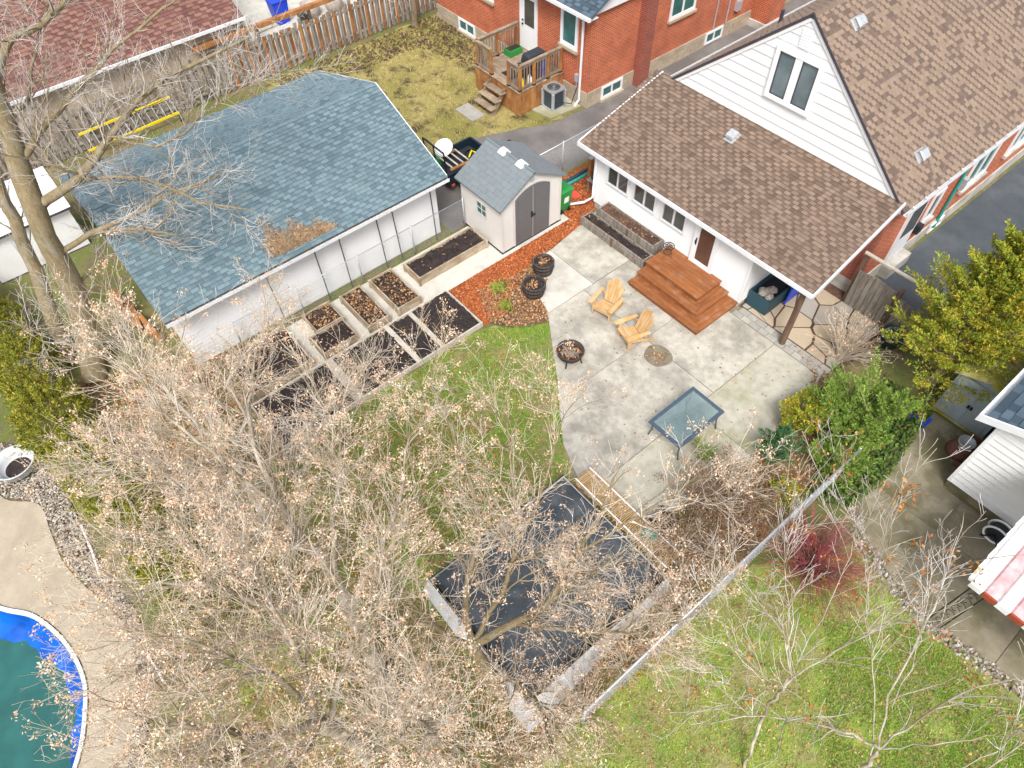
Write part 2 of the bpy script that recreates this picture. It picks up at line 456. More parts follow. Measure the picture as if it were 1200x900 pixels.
def shingles(roof, ms, planes, nparts, seed=1, lift0=.02):
    """planes: (A eave corner, U along eave, V up the slope, width, length, (tab widths), exposure). ms = light and dark tone.
    nearest tabs are objects, the rest one mesh"""
    r_ = random.Random(seed); tabs = []
    for A, U, V, W, Ln, tws, ex in planes:
        A, U, V = Vector(A), Vector(U).normalized(), Vector(V).normalized(); n = U.cross(V)
        per = sum(tws); rows = int(Ln/ex)
        for i in range(rows+1):
            v0 = i*ex-.02; v1 = min(v0+ex*1.12, Ln)
            if v1-v0 < .03: continue
            x = -((i*.38+r_.random()*.12) % 1)*per; j = 0
            while x < W-.02:
                w = tws[j % len(tws)]; a, b = max(x, 0), min(x+w, W); x += w; j += 1
                if b-a < .02: continue
                dark = ((j-1) % len(tws)) % 2 == 1
                if r_.random() < .14: dark = not dark
                tabs.append((A, U, V, n, a, b, v0, v1, 0 if dark else .008, (b-a > w*.98 and v1-v0 > ex*1.1), int(dark)))
    full = [t for t in tabs if t[9] and in_view(t[0]+t[1]*t[4]+t[2]*t[6], -5)]
    full.sort(key=lambda t: (t[0]+t[1]*t[4]+t[2]*t[6]-_camv).length)
    chosen = set(id(t) for t in full[:nparts])
    g = .003
    def pts(w, h, lf): return [(0, 0, .002), (w, 0, .002), (w, h, .001), (0, h, .001), (0, 0, lift0+lf), (w, 0, lift0+lf), (w, h, .004), (0, h, .004)]
    org = origin_of(roof); meshes = {}
    rest = MB(); tone = []
    for t in tabs:
        A, U, V, n, a, b, v0, v1, lf, _, dk = t
        base = A+U*(a+g)+V*v0
        rot = Matrix((U, V, n)).transposed()
        if id(t) in chosen:
            key = (round(b-a-2*g, 4), round(v1-v0, 4), lf)
            if (key, dk) not in meshes:
                o = meshes[key, dk] = MB().hexa(pts(*key)).build('shingle', ms[dk], roof, org=(0, 0, 0))
            else:
                o = meshes[key, dk].copy(); col.objects.link(o)
            o.matrix_local = Matrix.Translation(base-org) @ rot.to_4x4()
        else:
            rest.hexa([base+rot @ Vector(p) for p in pts(b-a-2*g, v1-v0, lf)]); tone += [dk]*6
    if rest.v:
        o = rest.build('far_shingles', ms[0], roof, kind='stuff'); o.data.materials.append(MATS[ms[1]]); o.data.polygons.foreach_set('material_index', tone)

# ------------------------------------------------------------------ ground
def struct(o): o['kind'] = 'structure'; return o
pool_pts = []
_pc = [(-13.9, -7.6), (-13.2, -6.4), (-12.02, -5.72), (-11.3, -5.18), (-10.27, -4.85), (-9.3, -4.8), (-8.6, -5.0), (-7.77, -5.46), (-7.0, -6.3), (-6.8, -7.6), (-7.4, -9.0), (-9, -9.9), (-11, -10), (-13, -9.3)]
def smooth_loop(p, k=6):
    n = len(p); out = []
    for i in range(n):
        a, b, c, d = [Vector((*p[(i+j) % n], 0)) for j in (-1, 0, 1, 2)]
        for s in range(k):
            t = s/k
            q = .5*((2*b)+(c-a)*t+(2*a-5*b+4*c-d)*t*t+(3*b-a-3*c+d)*t**3)
            out.append((q.x, q.y))
    return out
pool_pts = smooth_loop(_pc)
pool_cx, pool_cy = -10.3, -7.5
def grow(p, d):
    out = []; n = len(p)
    for i in range(n):
        a, b = Vector(p[i-1]), Vector(p[(i+1) % n]); t = (b-a).normalized(); nn = Vector((t.y, -t.x))
        if nn.dot(Vector((p[i][0]-pool_cx, p[i][1]-pool_cy))) < 0: nn = -nn
        out.append((p[i][0]+nn.x*d, p[i][1]+nn.y*d))
    return out
def ragged(poly, amp=.08, step=.25):
    r_ = random.Random(len(poly)); out = []
    for i in range(len(poly)):
        a, b = Vector(poly[i]), Vector(poly[(i+1) % len(poly)]); k = max(1, int((b-a).length/step))
        for j in range(k): q = a.lerp(b, j/k); out.append((q.x+r_.uniform(-amp, amp), q.y+r_.uniform(-amp, amp)))
    return out
def sheet(name, outer, m, z, hole=None, label=None):
    if name in ('lawn', 'side_lawn', 'back_lawn', 'planting_bed'): outer = ragged(outer, .1 if name != 'planting_bed' else .05)
    loops = [[Vector((x, y, 0)) for x, y in outer]]
    if hole: loops.append([Vector((x, y, 0)) for x, y in hole])
    tri = tessellate_polygon(loops); pts = [p for l in loops for p in l]
    fs = []
    for a, b, c in tri:
        if (pts[b]-pts[a]).cross(pts[c]-pts[a]).z < 0: b, c = c, b
        fs.append((a, b, c))
    o = MB().add([(p.x, p.y, z) for p in pts], fs).build(name, m)
    return struct(o)
hole = grow(pool_pts, .02)
sheet('ground', [(-400, -400), (400, -400), (400, 400), (-400, 400)], 'grass_soil', 0, hole)
sheet('back_lawn', [(-27.9, 9.5), (-16.9, 9.5), (-19.3, 11.7), (-19.1, 13.8), (-18.5, 15.3), (-17.9, 16.5), (-18.0, 18.3), (-27.9, 18.6)], 'dry_lawn', .004)
sheet('asphalt_lane', [(-22.6, 9.95), (-15.45, 9.95), (-15.45, 60), (-17.75, 60), (-17.75, 18.3), (-17.9, 16.5), (-18.5, 15.3), (-19.1, 13.8), (-19.3, 11.7)], 'asphalt_grey', .008)
sheet('lawn', [(-11.46, -2.0), (-11.46, 8.12), (-10.9, 8.75), (-10.3, 9.72), (-8.43, 8.39), (-6.9, 7.16), (-5.8, 6.7), (-6.1, 2.1), (-6.5, -2.5)], 'lawn', .004)
sheet('side_lawn', [(-1.75, 1.0), (-1.75, 7.5), (-1.0, 9.4), (-.2, 10.6), (1.75, 10.05), (4.2, 10.3), (9, 10.6), (9, 1)], 'lawn', .004)
sheet('side_driveway', [(-5.0, 17.4), (2.2, 17.4), (2.2, 60), (-5.0, 60)], 'asphalt_dark', .006)
_cy = sheet('courtyard', [(-.95, 11.3), (-1.15, 15.4), (.2, 15.4), (.2, 13.5), (9, 13.5), (9, 10.75), (4.2, 10.45), (1.75, 10.2), (-.2, 10.75)], 'joint_moss', .008)
for _p in ([(-1.12, 12.3), (-1.13, 15.38), (.18, 15.38), (.18, 13.5), (.75, 13.48), (.75, 12.3)], [(.77, 12.3), (.77, 13.48), (3.2, 13.48), (3.2, 12.3)], [(-1.0, 12.28), (-.93, 11.35), (-.2, 10.8), (.75, 10.52), (.75, 12.28)], [(.77, 10.5), (1.75, 10.25), (3.2, 10.35), (3.2, 12.28), (.77, 12.28)], [(3.22, 10.36), (4.2, 10.5), (9, 10.8), (9, 13.48), (3.22, 13.48)]):
    MB().poly(_p, .002, .022+rng.random()*.006).build('slab', 'concrete_damp', _cy, bevel=.006)
sheet('garden_path', [(-15.35, 3.0), (-13.36, 3.0), (-13.36, 13.35), (-15.35, 13.35)], 'concrete_pale', .006)
sheet('mulch_path', [(-13.36, 8.16), (-11.5, 8.1), (-11.4, 8.9), (-11.9, 9.6), (-12.3, 10.3), (-12.75, 11.3), (-12.65, 11.9), (-12.9, 13.6), (-13.2, 14.4), (-13.3, 16.8), (-15.2, 16.8), (-15.2, 13.4), (-13.36, 13.35)], 'mulch_base', .012)
sheet('planting_bed', [(-12.75, 8.9), (-11.45, 8.35), (-10.9, 8.75), (-10.35, 9.7), (-10.6, 9.95), (-11.3, 10.2), (-11.7, 10.9), (-12.5, 11.3), (-12.5, 10.2)], 'bark_bed', .016)
sheet('far_terrace', [(-36, 8), (-28.4, 8), (-28.4, 19), (-36, 19)], 'concrete_pale', .004)

# patio: separate slabs with open joints
patio = struct(sheet('patio', [(-13.1, 14.5), (-12.7, 11.2), (-11.4, 10.3), (-10.3, 9.72), (-8.43, 8.39), (-6.9, 7.16), (-5.6, 6.5), (-4.05, 7.0), (-3.1, 9.0), (-3.4, 14.5)], 'joint_moss', .010))
def slab(poly, m, z=.03): return MB().poly(poly, .002, z).build('slab', m, patio, bevel=.006)
slab([(-12.62, 11.80), (-12.55, 11.2), (-11.9, 10.75), (-11.4, 10.2), (-10.62, 9.93), (-10.62, 11.80)], 'concrete_pale', .034)
slab([(-12.62, 11.82), (-10.63, 11.82), (-10.63, 14.42), (-13.05, 14.42)], 'concrete', .03)
slab([(-10.60, 9.9), (-8.43, 8.36), (-8.0, 8.02), (-8.0, 11.4), (-10.60, 11.4)], 'concrete', .031)
slab([(-10.60, 11.42), (-8.0, 11.42), (-8.0, 14.42), (-10.60, 14.42)], 'concrete', .028)
slab([(-7.985, 8.0), (-6.9, 7.15), (-5.42, 6.55), (-5.42, 11.4), (-7.985, 11.4)], 'concrete', .03)
slab([(-7.985, 11.42), (-5.42, 11.42), (-5.42, 14.08), (-7.985, 14.08)], 'concrete', .033)
slab([(-5.40, 6.55), (-4.05, 7.0), (-3.3, 8.8), (-3.3, 10.6), (-5.40, 10.6)], 'concrete_moss', .03)
slab([(-5.40, 10.62), (-3.3, 10.62), (-3.5, 11.8), (-3.8, 14.08), (-5.40, 14.08)], 'concrete_moss', .027)
x = -7.0
while x < -3.9:      # pavers along the porch edge
    w = rng.uniform(.28, .4)
    MB().box(x, x+w-.012, 14.1, 14.30, .002, .045).build('paver', 'paver', patio, bevel=.006)
    MB().box(x+.08, x+w+.068, 14.312, 14.52, .002, .045).build('paver', 'paver', patio, bevel=.006)
    x += w
# flagstones under the porch roof
fl = struct(sheet('flagstone_floor', [(-7.04, 14.53), (-3.6, 14.53), (-3.5, 17.0), (-5.2, 17.4), (-7.04, 17.4)], 'bark_bed', .013))
def voronoi_cells(x0, x1, y0, y1, n, seed):
    r_ = random.Random(seed); pts = []
    while len(pts) < n:
        p = (r_.uniform(x0, x1), r_.uniform(y0, y1))
        if all((p[0]-q[0])**2+(p[1]-q[1])**2 > (.62*math.sqrt((x1-x0)*(y1-y0)/n))**2 for q in pts) or r_.random() < .01: pts.append(p)
    cells = []
    for i, p in enumerate(pts):
        poly = [(x0, y0), (x1, y0), (x1, y1), (x0, y1)]
        for j, q in enumerate(pts):
            if i == j: continue
            mx, my = (p[0]+q[0])/2, (p[1]+q[1])/2; nx, ny = q[0]-p[0], q[1]-p[1]
            out = []
            for k in range(len(poly)):
                a, b = poly[k], poly[(k+1) % len(poly)]
                da = (a[0]-mx)*nx+(a[1]-my)*ny; db = (b[0]-mx)*nx+(b[1]-my)*ny
                if da <= 0: out.append(a)
                if da*db < 0:
                    t = da/(da-db); out.append((a[0]+(b[0]-a[0])*t, a[1]+(b[1]-a[1])*t))
            poly = out
            if len(poly) < 3: break
        if len(poly) >= 3:
            c = (sum(a[0] for a in poly)/len(poly), sum(a[1] for a in poly)/len(poly))
            sh = []
            for a in poly:
                dd = math.hypot(a[0]-c[0], a[1]-c[1]); s = max(.3, 1-.026/max(dd, .05)-r_.uniform(0, .04)); sh.append((c[0]+(a[0]-c[0])*s, c[1]+(a[1]-c[1])*s))
            cells.append(sh)
    return cells
for c in voronoi_cells(-7.0, -3.75, 14.56, 17.0, 26, 5):
    MB().poly(c, .002, .035+rng.random()*.012).build('flagstone', 'flagstone', fl, bevel=.01)

# pool: deck, coping, liner bowl and water
deck_out = [(-40, -4.4), (-16.2, -4.95), (-14.93, -4.75), (-14.2, -4.13), (-13.2, -4.15), (-12.2, -4.18), (-11.1, -3.95), (-10.03, -3.67), (-9.2, -3.65), (-8.60, -3.86), (-7.8, -4.2), (-6.94, -4.71), (-5.9, -5.6), (-5.2, -7), (-5.0, -14), (-40, -14)]
_vis = [Vector((*q, 0)) for q in deck_out[1:14]]; _sm = []
for i in range(len(_vis)-1):
    a, b, c, d = _vis[max(i-1, 0)], _vis[i], _vis[i+1], _vis[min(i+2, len(_vis)-1)]
    for k in range(5):
        t = k/5; q = .5*((2*b)+(c-a)*t+(2*a-5*b+4*c-d)*t*t+(3*b-a-3*c+d)*t**3); _sm.append((q.x, q.y))
deck_out = [deck_out[0]]+_sm+deck_out[13:]
sheet('pool_deck', deck_out, 'aggregate', .03, grow(pool_pts, .1))
cop = MB(); n_ = len(pool_pts); o1 = grow(pool_pts, .08)
V = []; F = []
for (p, z) in ((o1, .02), (o1, .07), (pool_pts, .07), (grow(pool_pts, -.02), -.05)):
    V += [(x, y, z) for x, y in p]
for k in range(3):
    F += [(k*n_+i, k*n_+(i+1) % n_, (k+1)*n_+(i+1) % n_, (k+1)*n_+i) for i in range(n_)]
pool = thing('swimming_pool', 'curved swimming pool with white rim, blue liner and murky teal water', 'swimming pool', (pool_cx, pool_cy, 0))
cop.add(V, F).build('rim', 'pool_coping', pool)
bowl = MB(); V = []; F = []
for d, z in ((-.02, 0), (-.06, -.3), (-.25, -.5), (-.6, -.62), (-1.5, -.9)):
    V += [(x, y, z+(.012*math.sin(i*1.9)+.015*math.sin(i*.7))*(d < -.1)) for i, (x, y) in enumerate(grow(pool_pts, d))]
for k in range(4):
    F += [(k*n_+i, k*n_+(i+1) % n_, (k+1)*n_+(i+1) % n_, (k+1)*n_+i) for i in range(n_)]
bowl.add(V, F).build('liner', 'pool_liner', pool, smooth=True)
wt = MB(); wp = grow(pool_pts, -.34)
wt.add([(x, y, -.58) for x, y in wp]+[(pool_cx, pool_cy, -.58)], [(i, (i+1) % n_, n_) for i in range(n_)]).build('water', 'pool_water', pool)
sheet('gravel_bed', [(-17.5, -4.9), (-16.2, -4.9), (-14.93, -4.7), (-14.2, -4.08), (-12.2, -4.13), (-10.03, -3.62), (-8.6, -3.8), (-6.94, -4.66), (-6.7, -4.5), (-8.4, -3.5), (-10.0, -3.3), (-12.2, -3.6), (-14.3, -3.4), (-16.5, -4.1)], 'bark_bed', .02)
# ------------------------------------------------------------------ main house
H = thing('house', 'white sided house with brown shingle roofs, tall white gable and low sunroom', 'house', (-9.2, 17, 0))
YW, YG = 14.46, 17.47                     # sunroom front wall, gable wall
ES, ET = 2.38, 3.58                       # sunroom eave and top heights
B('core_wall', 'white_siding', H, -13.28, -7.08, YW+.002, 17.4, .0, 2.42)
lap((-13.3, YW, 0), (-7.06, YW, 0), (0, -1, 0), .22, 2.36, .12, .032).build('siding', 'white_siding', H, label='white clapboards of the sunroom front')
lap((-7.06, YW, 0), (-7.06, 17.38, 0), (1, 0, 0), .22, 2.36, .12, .032).build('siding', 'white_siding', H, label='white clapboards beside the porch')
lap((-13.3, YW, 0), (-13.3, 17.38, 0), (-1, 0, 0), .22, 2.36, .12, .032).build('siding', 'white_siding', H, label='white clapboards of the sunroom end')
for cx, cy in ((-13.3, YW), (-7.06, YW)):
    B('corner_trim', 'white_trim', H, cx-.042, cx+.042, cy-.042, cy+.042, .2, 2.36)
B('foundation', 'parging', H, -13.29, -7.07, YW-.025, 17.39, 0, .21)
for x0 in (-12.82, -11.66, -10.44):
    window(H, (x0, YW-.03, 1.28), UX, -UY, .96, .72, cols=2, fw=.05, innerf='alu', depth=.045)
# sliding storm door with glass
dm = MB(); o_ = (-9.1, YW-.03, .5)
for a in ((0, .1, 0, 1.72), (.78, .88, 0, 1.72), (.1, .78, 0, .12), (.1, .78, 1.6, 1.72)):
    fbox(dm, o_, UX, -UY, a[0], a[1], 0, .06, a[2], a[3])
door = dm.build('door', 'white_trim', H)
q = MB(); fbox(q, o_, UX, -UY, .18, .72, .004, .02, .2, 1.52); q.build('pane', 'door_glass', door)
q = MB()
for a in ((.101, .18, .121, 1.599), (.72, .779, .121, 1.599), (.181, .719, .121, .2), (.181, .719, 1.52, 1.599)): fbox(q, o_, UX, -UY, a[0], a[1], .003, .045, a[2], a[3])
q.build('sash', 'white_trim', door)
q = MB(); fbox(q, o_, UX, -UY, .115, .145, .046, .07, .75, 1.02); q.bar((-9.0, YW-.085, 1.3), (-9.0, YW-.085, 1.42), .03); q.build('handle', 'black_steel', door)
B('door_sill', 'white_trim', H, -9.15, -8.15, YW-.12, YW-.022, .44, .5)
wl = MB(); wl.lathe([(.02, 0), (.055, .02), (.06, .1), (.02, .13)], (-7.75, YW-.09, 2.0), 12); wl.box(-7.79, -7.71, YW-.03, YW-.021, 1.98, 2.12); wl.build('wall_lamp', 'white_trim', H)
B('wall_vent', 'dark_pole', H, -7.039, -7.005, 15.25, 15.33, 1.2, 1.3)
# sunroom roof
XL, XR, YE = -13.92, -5.0, 14.16
rf = MB().slab([(XL, YE, ES), (XR, YE, ES), (XR, YG, ET), (XL+.3, YG, ET)], .1).build('roof', 'brown_shingle', H, label='low brown shingle roof of the sunroom and porch')
sl = math.hypot(YG-YE, ET-ES); Vs = Vector((0, YG-YE, ET-ES)).normalized()
shingles(rf, ('brown_shingle', 'brown_shingle_dark'), [((XL+.03, YE-.02, ES), UX, Vs, XR-XL-.03, sl-.02, (.17, .12), .12)], 300, 3)
tr = MB(); tr.slab([(XL-.02, YE-.1, ES+.005), (XR+.02, YE-.1, ES+.005), (XR+.02, YE-.005, ES+.005), (XL-.02, YE-.005, ES+.005)], .02)
tr.box(XL-.02, XR+.02, YE-.1, YE-.085, ES-.12, ES-.0152); tr.box(XL-.02, XR+.02, YE-.084, YE-.004, ES-.12, ES-.105)
tr.build('gutter', 'gutter_white', H)
rk = MB(); rk.slab([(XR+.001, YE-.02, ES+.022), (XR+.045, YE-.02, ES+.022), (XR+.045, YG, ET+.022), (XR+.001, YG, ET+.022)], .16)
rk.build('rake_board', 'gutter_white', H); rk = MB()
rk.slab([(XL-.045, YE-.02, ES+.022), (XL-.001, YE-.02, ES+.022), (XL+.299, YG, ET+.022), (XL+.255, YG, ET+.022)], .16)
rk.build('rake_board', 'gutter_white', H)
B('soffit', 'white_trim', H, XL+.05, XR-.05, YE+.02, YW-.03, ES-.14, ES-.105)
q = MB().tube([(-13.75, 14.2, 2.26), (-13.6, 14.3, 2.1), (-13.38, 14.42, 1.95), (-13.38, 14.42, .35), (-13.5, 14.15, .2), (-13.85, 13.7, .12)], .045, 8).build('downspout', 'gutter_white', H, smooth=True)
# gable wall: base sheet plus one board per course
ZE, ZR, XC, HWD = 3.42, 7.07, -9.15, 4.22
gslope = (ZR-ZE)/HWD
gx = lambda z: HWD*(ZR-z)/(ZR-ZE)
MB().prism([(XC-HWD+.1, YG+.01, ZE-.3), (XC+HWD-.1, YG+.01, ZE-.3), (XC+HWD-.1, YG+.01, ZE), (XC, YG+.01, ZR-.08), (XC-HWD+.1, YG+.01, ZE)], (0, .12, 0)).build('gable_wall', 'white_siding', H)
z = ET-.02
while z < ZR-.3:
    t = min(z+.285, ZR-.12)
    a, b = gx(z)-.12, max(gx(t)-.12, .02)
    MB().hexa([(XC-a, YG-.035, z), (XC+a, YG-.035, z), (XC+a, YG+.008, z), (XC-a, YG+.008, z), (XC-b, YG-.012, t), (XC+b, YG-.012, t), (XC+b, YG+.008, t), (XC-b, YG+.008, t)]).build('siding_board', 'white_siding', H)
    z = t
tr = MB()
for s in (-1, 1):
    tr.hexa([(XC, YG-.06, ZR-.2), (XC+s*(HWD-.02), YG-.06, ZE-.02-.16), (XC+s*(HWD-.02), YG-.0365, ZE-.18), (XC, YG-.0365, ZR-.2),
             (XC, YG-.06, ZR-.02), (XC+s*(HWD-.02), YG-.06, ZE+.0), (XC+s*(HWD-.02), YG-.0365, ZE), (XC, YG-.0365, ZR-.02)])
tr.build('rake_trim', 'white_trim', H)
wg = window(H, (-9.87, YG-.036, 4.51), UX, -UY, 1.49, 1.5, cols=2, fw=.13, mull=.22, depth=.07, glass='gable_glass', innerf='dark_pole')
gv = MB(); fbox(gv, (-9.32, YG-.036, 6.12), UX, -UY, 0, .34, 0, .02, 0, .52)
vo = gv.build('gable_vent', 'white_trim', H)
for i in range(6):
    MB().hexa([(-9.29, YG-.075, 6.16+i*.07), (-9.01, YG-.075, 6.16+i*.07), (-9.01, YG-.057, 6.16+i*.07), (-9.29, YG-.057, 6.16+i*.07), (-9.29, YG-.06, 6.21+i*.07), (-9.01, YG-.06, 6.21+i*.07), (-9.01, YG-.057, 6.21+i*.07), (-9.29, YG-.057, 6.21+i*.07)]).build('slat', 'white_trim', vo)
# main roof
YB = 32.0
rm = MB()
rm.slab([(XC, YG-.07, ZR), (XC+HWD+.06, YG-.07, ZE-.05), (XC+HWD+.06, YB, ZE-.05), (XC, YB, ZR)], .09)
rm.slab([(XC-HWD-.06, YG-.07, ZE-.05), (XC-.001, YG-.07, ZR), (XC-.001, YB, ZR), (XC-HWD-.06, YB, ZE-.05)], .09)
rmo = rm.build('roof', 'tan_shingle', H, label='steep brown shingle roof behind the gable')
sl2 = math.hypot(HWD+.06, ZR-ZE+.05)
vr = Vector((-(HWD+.06), 0, ZR-ZE+.05)); vl = Vector((HWD+.06, 0, ZR-ZE+.05))
shingles(rmo, ('tan_shingle', 'tan_shingle_dark'), [((XC+HWD+.06, YG-.07, ZE-.05), UY, vr, YB-YG, sl2, (.17, .09), .125),
                              ((XC-HWD-.06, YB, ZE-.05), -UY, vl, YB-YG, sl2, (.17, .09), .125)], 300, 4)
cap = MB(); y = YG-.07
while y < 24:
    c = MB(); zz = ZR+.012+.004*(int(y*10) % 2)
    c.hexa([(XC-.16, y, ZR-.14), (XC+.16, y, ZR-.14), (XC+.16, y+.29, ZR-.14), (XC-.16, y+.29, ZR-.14), (XC-.03, y, zz+.012), (XC+.03, y, zz+.012), (XC+.03, y+.29, zz), (XC-.03, y+.29, zz)])
    c.build('ridge_shingle', 'brown_shingle', rmo); y += .292
q = MB(); q.box(XC+HWD+.062, XC+HWD+.17, YG-.05, YB, ZE-.16, ZE-.145); q.box(XC+HWD+.155, XC+HWD+.17, YG-.05, YB, ZE-.144, ZE-.04); q.box(XC+HWD+.062, XC+HWD+.075, YG-.05, YB, ZE-.144, ZE-.14)
q.build('gutter', 'gutter_white', H)
q = MB(); q.box(XC-HWD-.17, XC-HWD-.062, YG-.05, YB, ZE-.16, ZE-.145); q.box(XC-HWD-.17, XC-HWD-.155, YG-.05, YB, ZE-.1449, ZE-.04)
q.build('gutter', 'gutter_white', H)
q = MB(); y = YG+.3
while y < 26: q.box(XC+HWD+.064, XC+HWD+.172, y, y+.03, ZE-.05, ZE-.035); y += .62
q.build('gutter_hanger', 'gutter_white', H)
q = MB()
for s in (-1, 1):
    q.hexa([(XC, YG-.095, ZR-.06), (XC+s*(HWD+.06), YG-.095, ZE-.11), (XC+s*(HWD+.06), YG-.071, ZE-.11), (XC, YG-.071, ZR-.06),
            (XC, YG-.095, ZR+.02), (XC+s*(HWD+.06), YG-.095, ZE-.03), (XC+s*(HWD+.06), YG-.071, ZE-.03), (XC, YG-.071, ZR+.02)])
q.build('drip_edge', 'drip_edge', H)
def roof_vent(x, y, z, par, tilt_axis, ang, name='roof_vent'):
    rot = Matrix.Rotation(ang, 3, tilt_axis)
    m_ = MB()
    for b in ((-.17, .17, -.2, .2, 0, .012), (-.12, .12, -.13, .13, .0125, .14)):
        t = MB().box(*b); m_.add([Vector((x, y, z))+rot @ Vector(p) for p in t.v], t.f)
    t = MB().hexa([(-.15, -.16, .14), (.15, -.16, .14), (.15, .16, .14), (-.15, .16, .14), (-.12, -.13, .19), (.12, -.13, .19), (.12, .13, .19), (-.12, .13, .19)])
    m_.add([Vector((x, y, z))+rot @ Vector(p) for p in t.v], t.f)
    return m_.build(name, 'galv', par)
zs = lambda y: ES+(ET-ES)*(y-YE)/(YG-YE)
zm = lambda x: ZE-.05+(ZR-ZE+.05)*(XC+HWD+.06-x)/(HWD+.06)
roof_vent(-10.1, 16.7, zs(16.7)+.02, H, 'X', math.atan((ET-ES)/(YG-YE)))
ga = math.atan((ZR-ZE+.05)/(HWD+.06))
for px, py in ((1004, 28), (1078, 183)):
    v = _r*(px-600)-_u*(py-450)+_d*FPX
    # place where the sight line meets the right roof slope
    k = (ZR-ZE+.05)/(HWD+.06); t = (ZE-.05+k*(XC+HWD+.06)-CAM_H)/(v.z+k*v.x)
    roof_vent(v.x*t, v.y*t, CAM_H+v.z*t+.02, H, 'Y', ga)
v = None
pv = MB().tube([(-12.2, 21.2, 4.3), (-12.2, 21.2, 4.85)], .06, 10).build('vent_pipe', 'drip_edge', H)
# brick body
B('brick_wall', 'orange_brick', H, -13.1, -5.15, 17.6, YB, .5, ZE-.1)
MB().box(-7.05, -5.16, 17.41, 17.598, .5, 3.4).build('brick_wall', 'porch_brick', H, label='dark red brick at the back of the porch')
B('foundation', 'parging', H, -13.12, -5.11, 17.40, YB, 0, .5)
B('fascia', 'white_trim', H, XC+HWD-.12, XC+HWD+.055, YG+.13, YB, ZE-.2, ZE-.145)
wx = -5.15
side = [(18.9, .5, .35, 2.4), (20.1, 1.25, .55, 1.1), (22.1, 1.2, .9, 1.3), (23.8, 1.0, 1.3, 1.2)]
window(H, (wx, 20.35, 1.15), UY, UX, .62, 1.1, cols=1, fw=.09, sill='parging')
window(H, (wx, 22.6, 1.25), UY, UX, 1.5, 1.5, cols=2, fw=.09, glass='teal_glass', sill='parging')
window(H, (wx, 25.4, 1.25), UY, UX, 1.2, 1.5, cols=2, fw=.09, glass='teal_glass', sill='parging')
window(H, (wx+.045, 21.5, .12), UY, UX, .8, .34, cols=2, fw=.05)
sd_ = MB(); fbox(sd_, (wx, 18.9, .45), UY, UX, 0, .95, 0, .07, 0, 2.1); sdo = sd_.build('door', 'white_trim', H)
q = MB(); fbox(q, (wx, 18.9, .45), UY, UX, .1, .85, .071, .08, .9, 1.95); q.build('pane', 'window_glass', sdo)
B('door_sill', 'parging', H, wx+.045, wx+.35, 18.8, 19.95, 0, .42)
MB().tube([(-5.0, 21.85, 3.25), (-5.08, 21.85, 3.0), (-5.08, 21.85, .2)], .045, 8).build('downspout', 'teal_plastic', H)
B('meter_box', 'dark_plastic', H, -5.148, -4.98, 20.08, 20.32, .95, 1.25)
B('cable_box', 'galv', H, -5.148, -5.0, 22.2, 22.4, 1.5, 1.9)
# porch post
pp = thing('porch_post', 'rough brown timber post holding the porch roof corner', 'post', (-5.32, 14.28, .03))
MB().tube([(-5.3, 14.28, .045), (-5.29, 14.29, 1.1), (-5.3, 14.3, 2.3)], [.1, .09, .085], 9).build('shaft', 'post_wood', pp)
B('cap', 'post_wood', pp, -5.42, -5.18, 14.2, 14.4, 2.2, 2.25)

# ------------------------------------------------------------------ garage
G = thing('garage', 'long white garage with blue grey shingle roof', 'garage', (-19, 5, 0))
GY0, GY1 = .72, 9.86
GF, GRX, GB = -15.28, -18.77, -22.8
B('core_wall', 'white_siding', G, -22.4, -15.72, GY0+.3, GY1-.25, 0, 2.4)
lap((-15.72, GY0+.3, 0), (-15.72, GY1-.25, 0), (1, 0, 0), .05, 2.34, .14).build('siding', 'white_siding', G)
MB().prism([(-15.72, GY1-.249, 2.4), (GRX, GY1-.249, 3.72), (-22.4, GY1-.249, 2.55), (-22.4, GY1-.249, .0), (-15.72, GY1-.249, 0)], (0, .05, 0)).build('end_wall', 'white_siding', G, label='white end wall of the garage towards the trailer')
MB().prism([(-15.72, GY0+.25, 2.4), (GRX, GY0+.25, 3.72), (-22.4, GY0+.25, 2.55), (-22.4, GY0+.25, .0), (-15.72, GY0+.25, 0)], (0, .049, 0)).build('end_wall', 'white_siding', G)
q = MB(); q.slab([(GF, GY0, 2.4), (GF, GY1, 2.4), (GRX, GY1, 3.9), (GRX, GY0, 3.9)], .08); q.slab([(GRX-.001, GY0, 3.9), (GRX-.001, GY1, 3.9), (GB, GY1, 2.6), (GB, GY0, 2.6)], .08)
gro = q.build('roof', 'blue_shingle', G)
shingles(gro, ('blue_shingle', 'blue_shingle_dark'), [((GF+.02, GY0, 2.4), UY, (GRX-GF, 0, 1.5), GY1-GY0, math.hypot(GF-GRX, 1.5), (.22, .13), .125),
                               ((GB-.02, GY1, 2.6), -UY, (GRX-GB, 0, 1.3), GY1-GY0, math.hypot(GB-GRX, 1.3), (.22, .13), .125)], 300, 5)
y = GY0
while y < GY1-.2:
    MB().hexa([(GRX-.15, y, 3.80), (GRX+.15, y, 3.80), (GRX+.15, y+.3, 3.80), (GRX-.15, y+.3, 3.80), (GRX-.03, y, 3.935), (GRX+.03, y, 3.935), (GRX+.03, y+.3, 3.922), (GRX-.03, y+.3, 3.922)]).build('ridge_shingle', 'blue_shingle', gro); y += .302
q = MB(); q.box(GF+.002, GF+.1, GY0, GY1+.02, 2.26, 2.275); q.box(GF+.088, GF+.1, GY0, GY1+.02, 2.2751, 2.37); q.box(GF+.002, GF+.015, GY0, GY1+.02, 2.2751, 2.3); q.build('gutter', 'gutter_white', G)
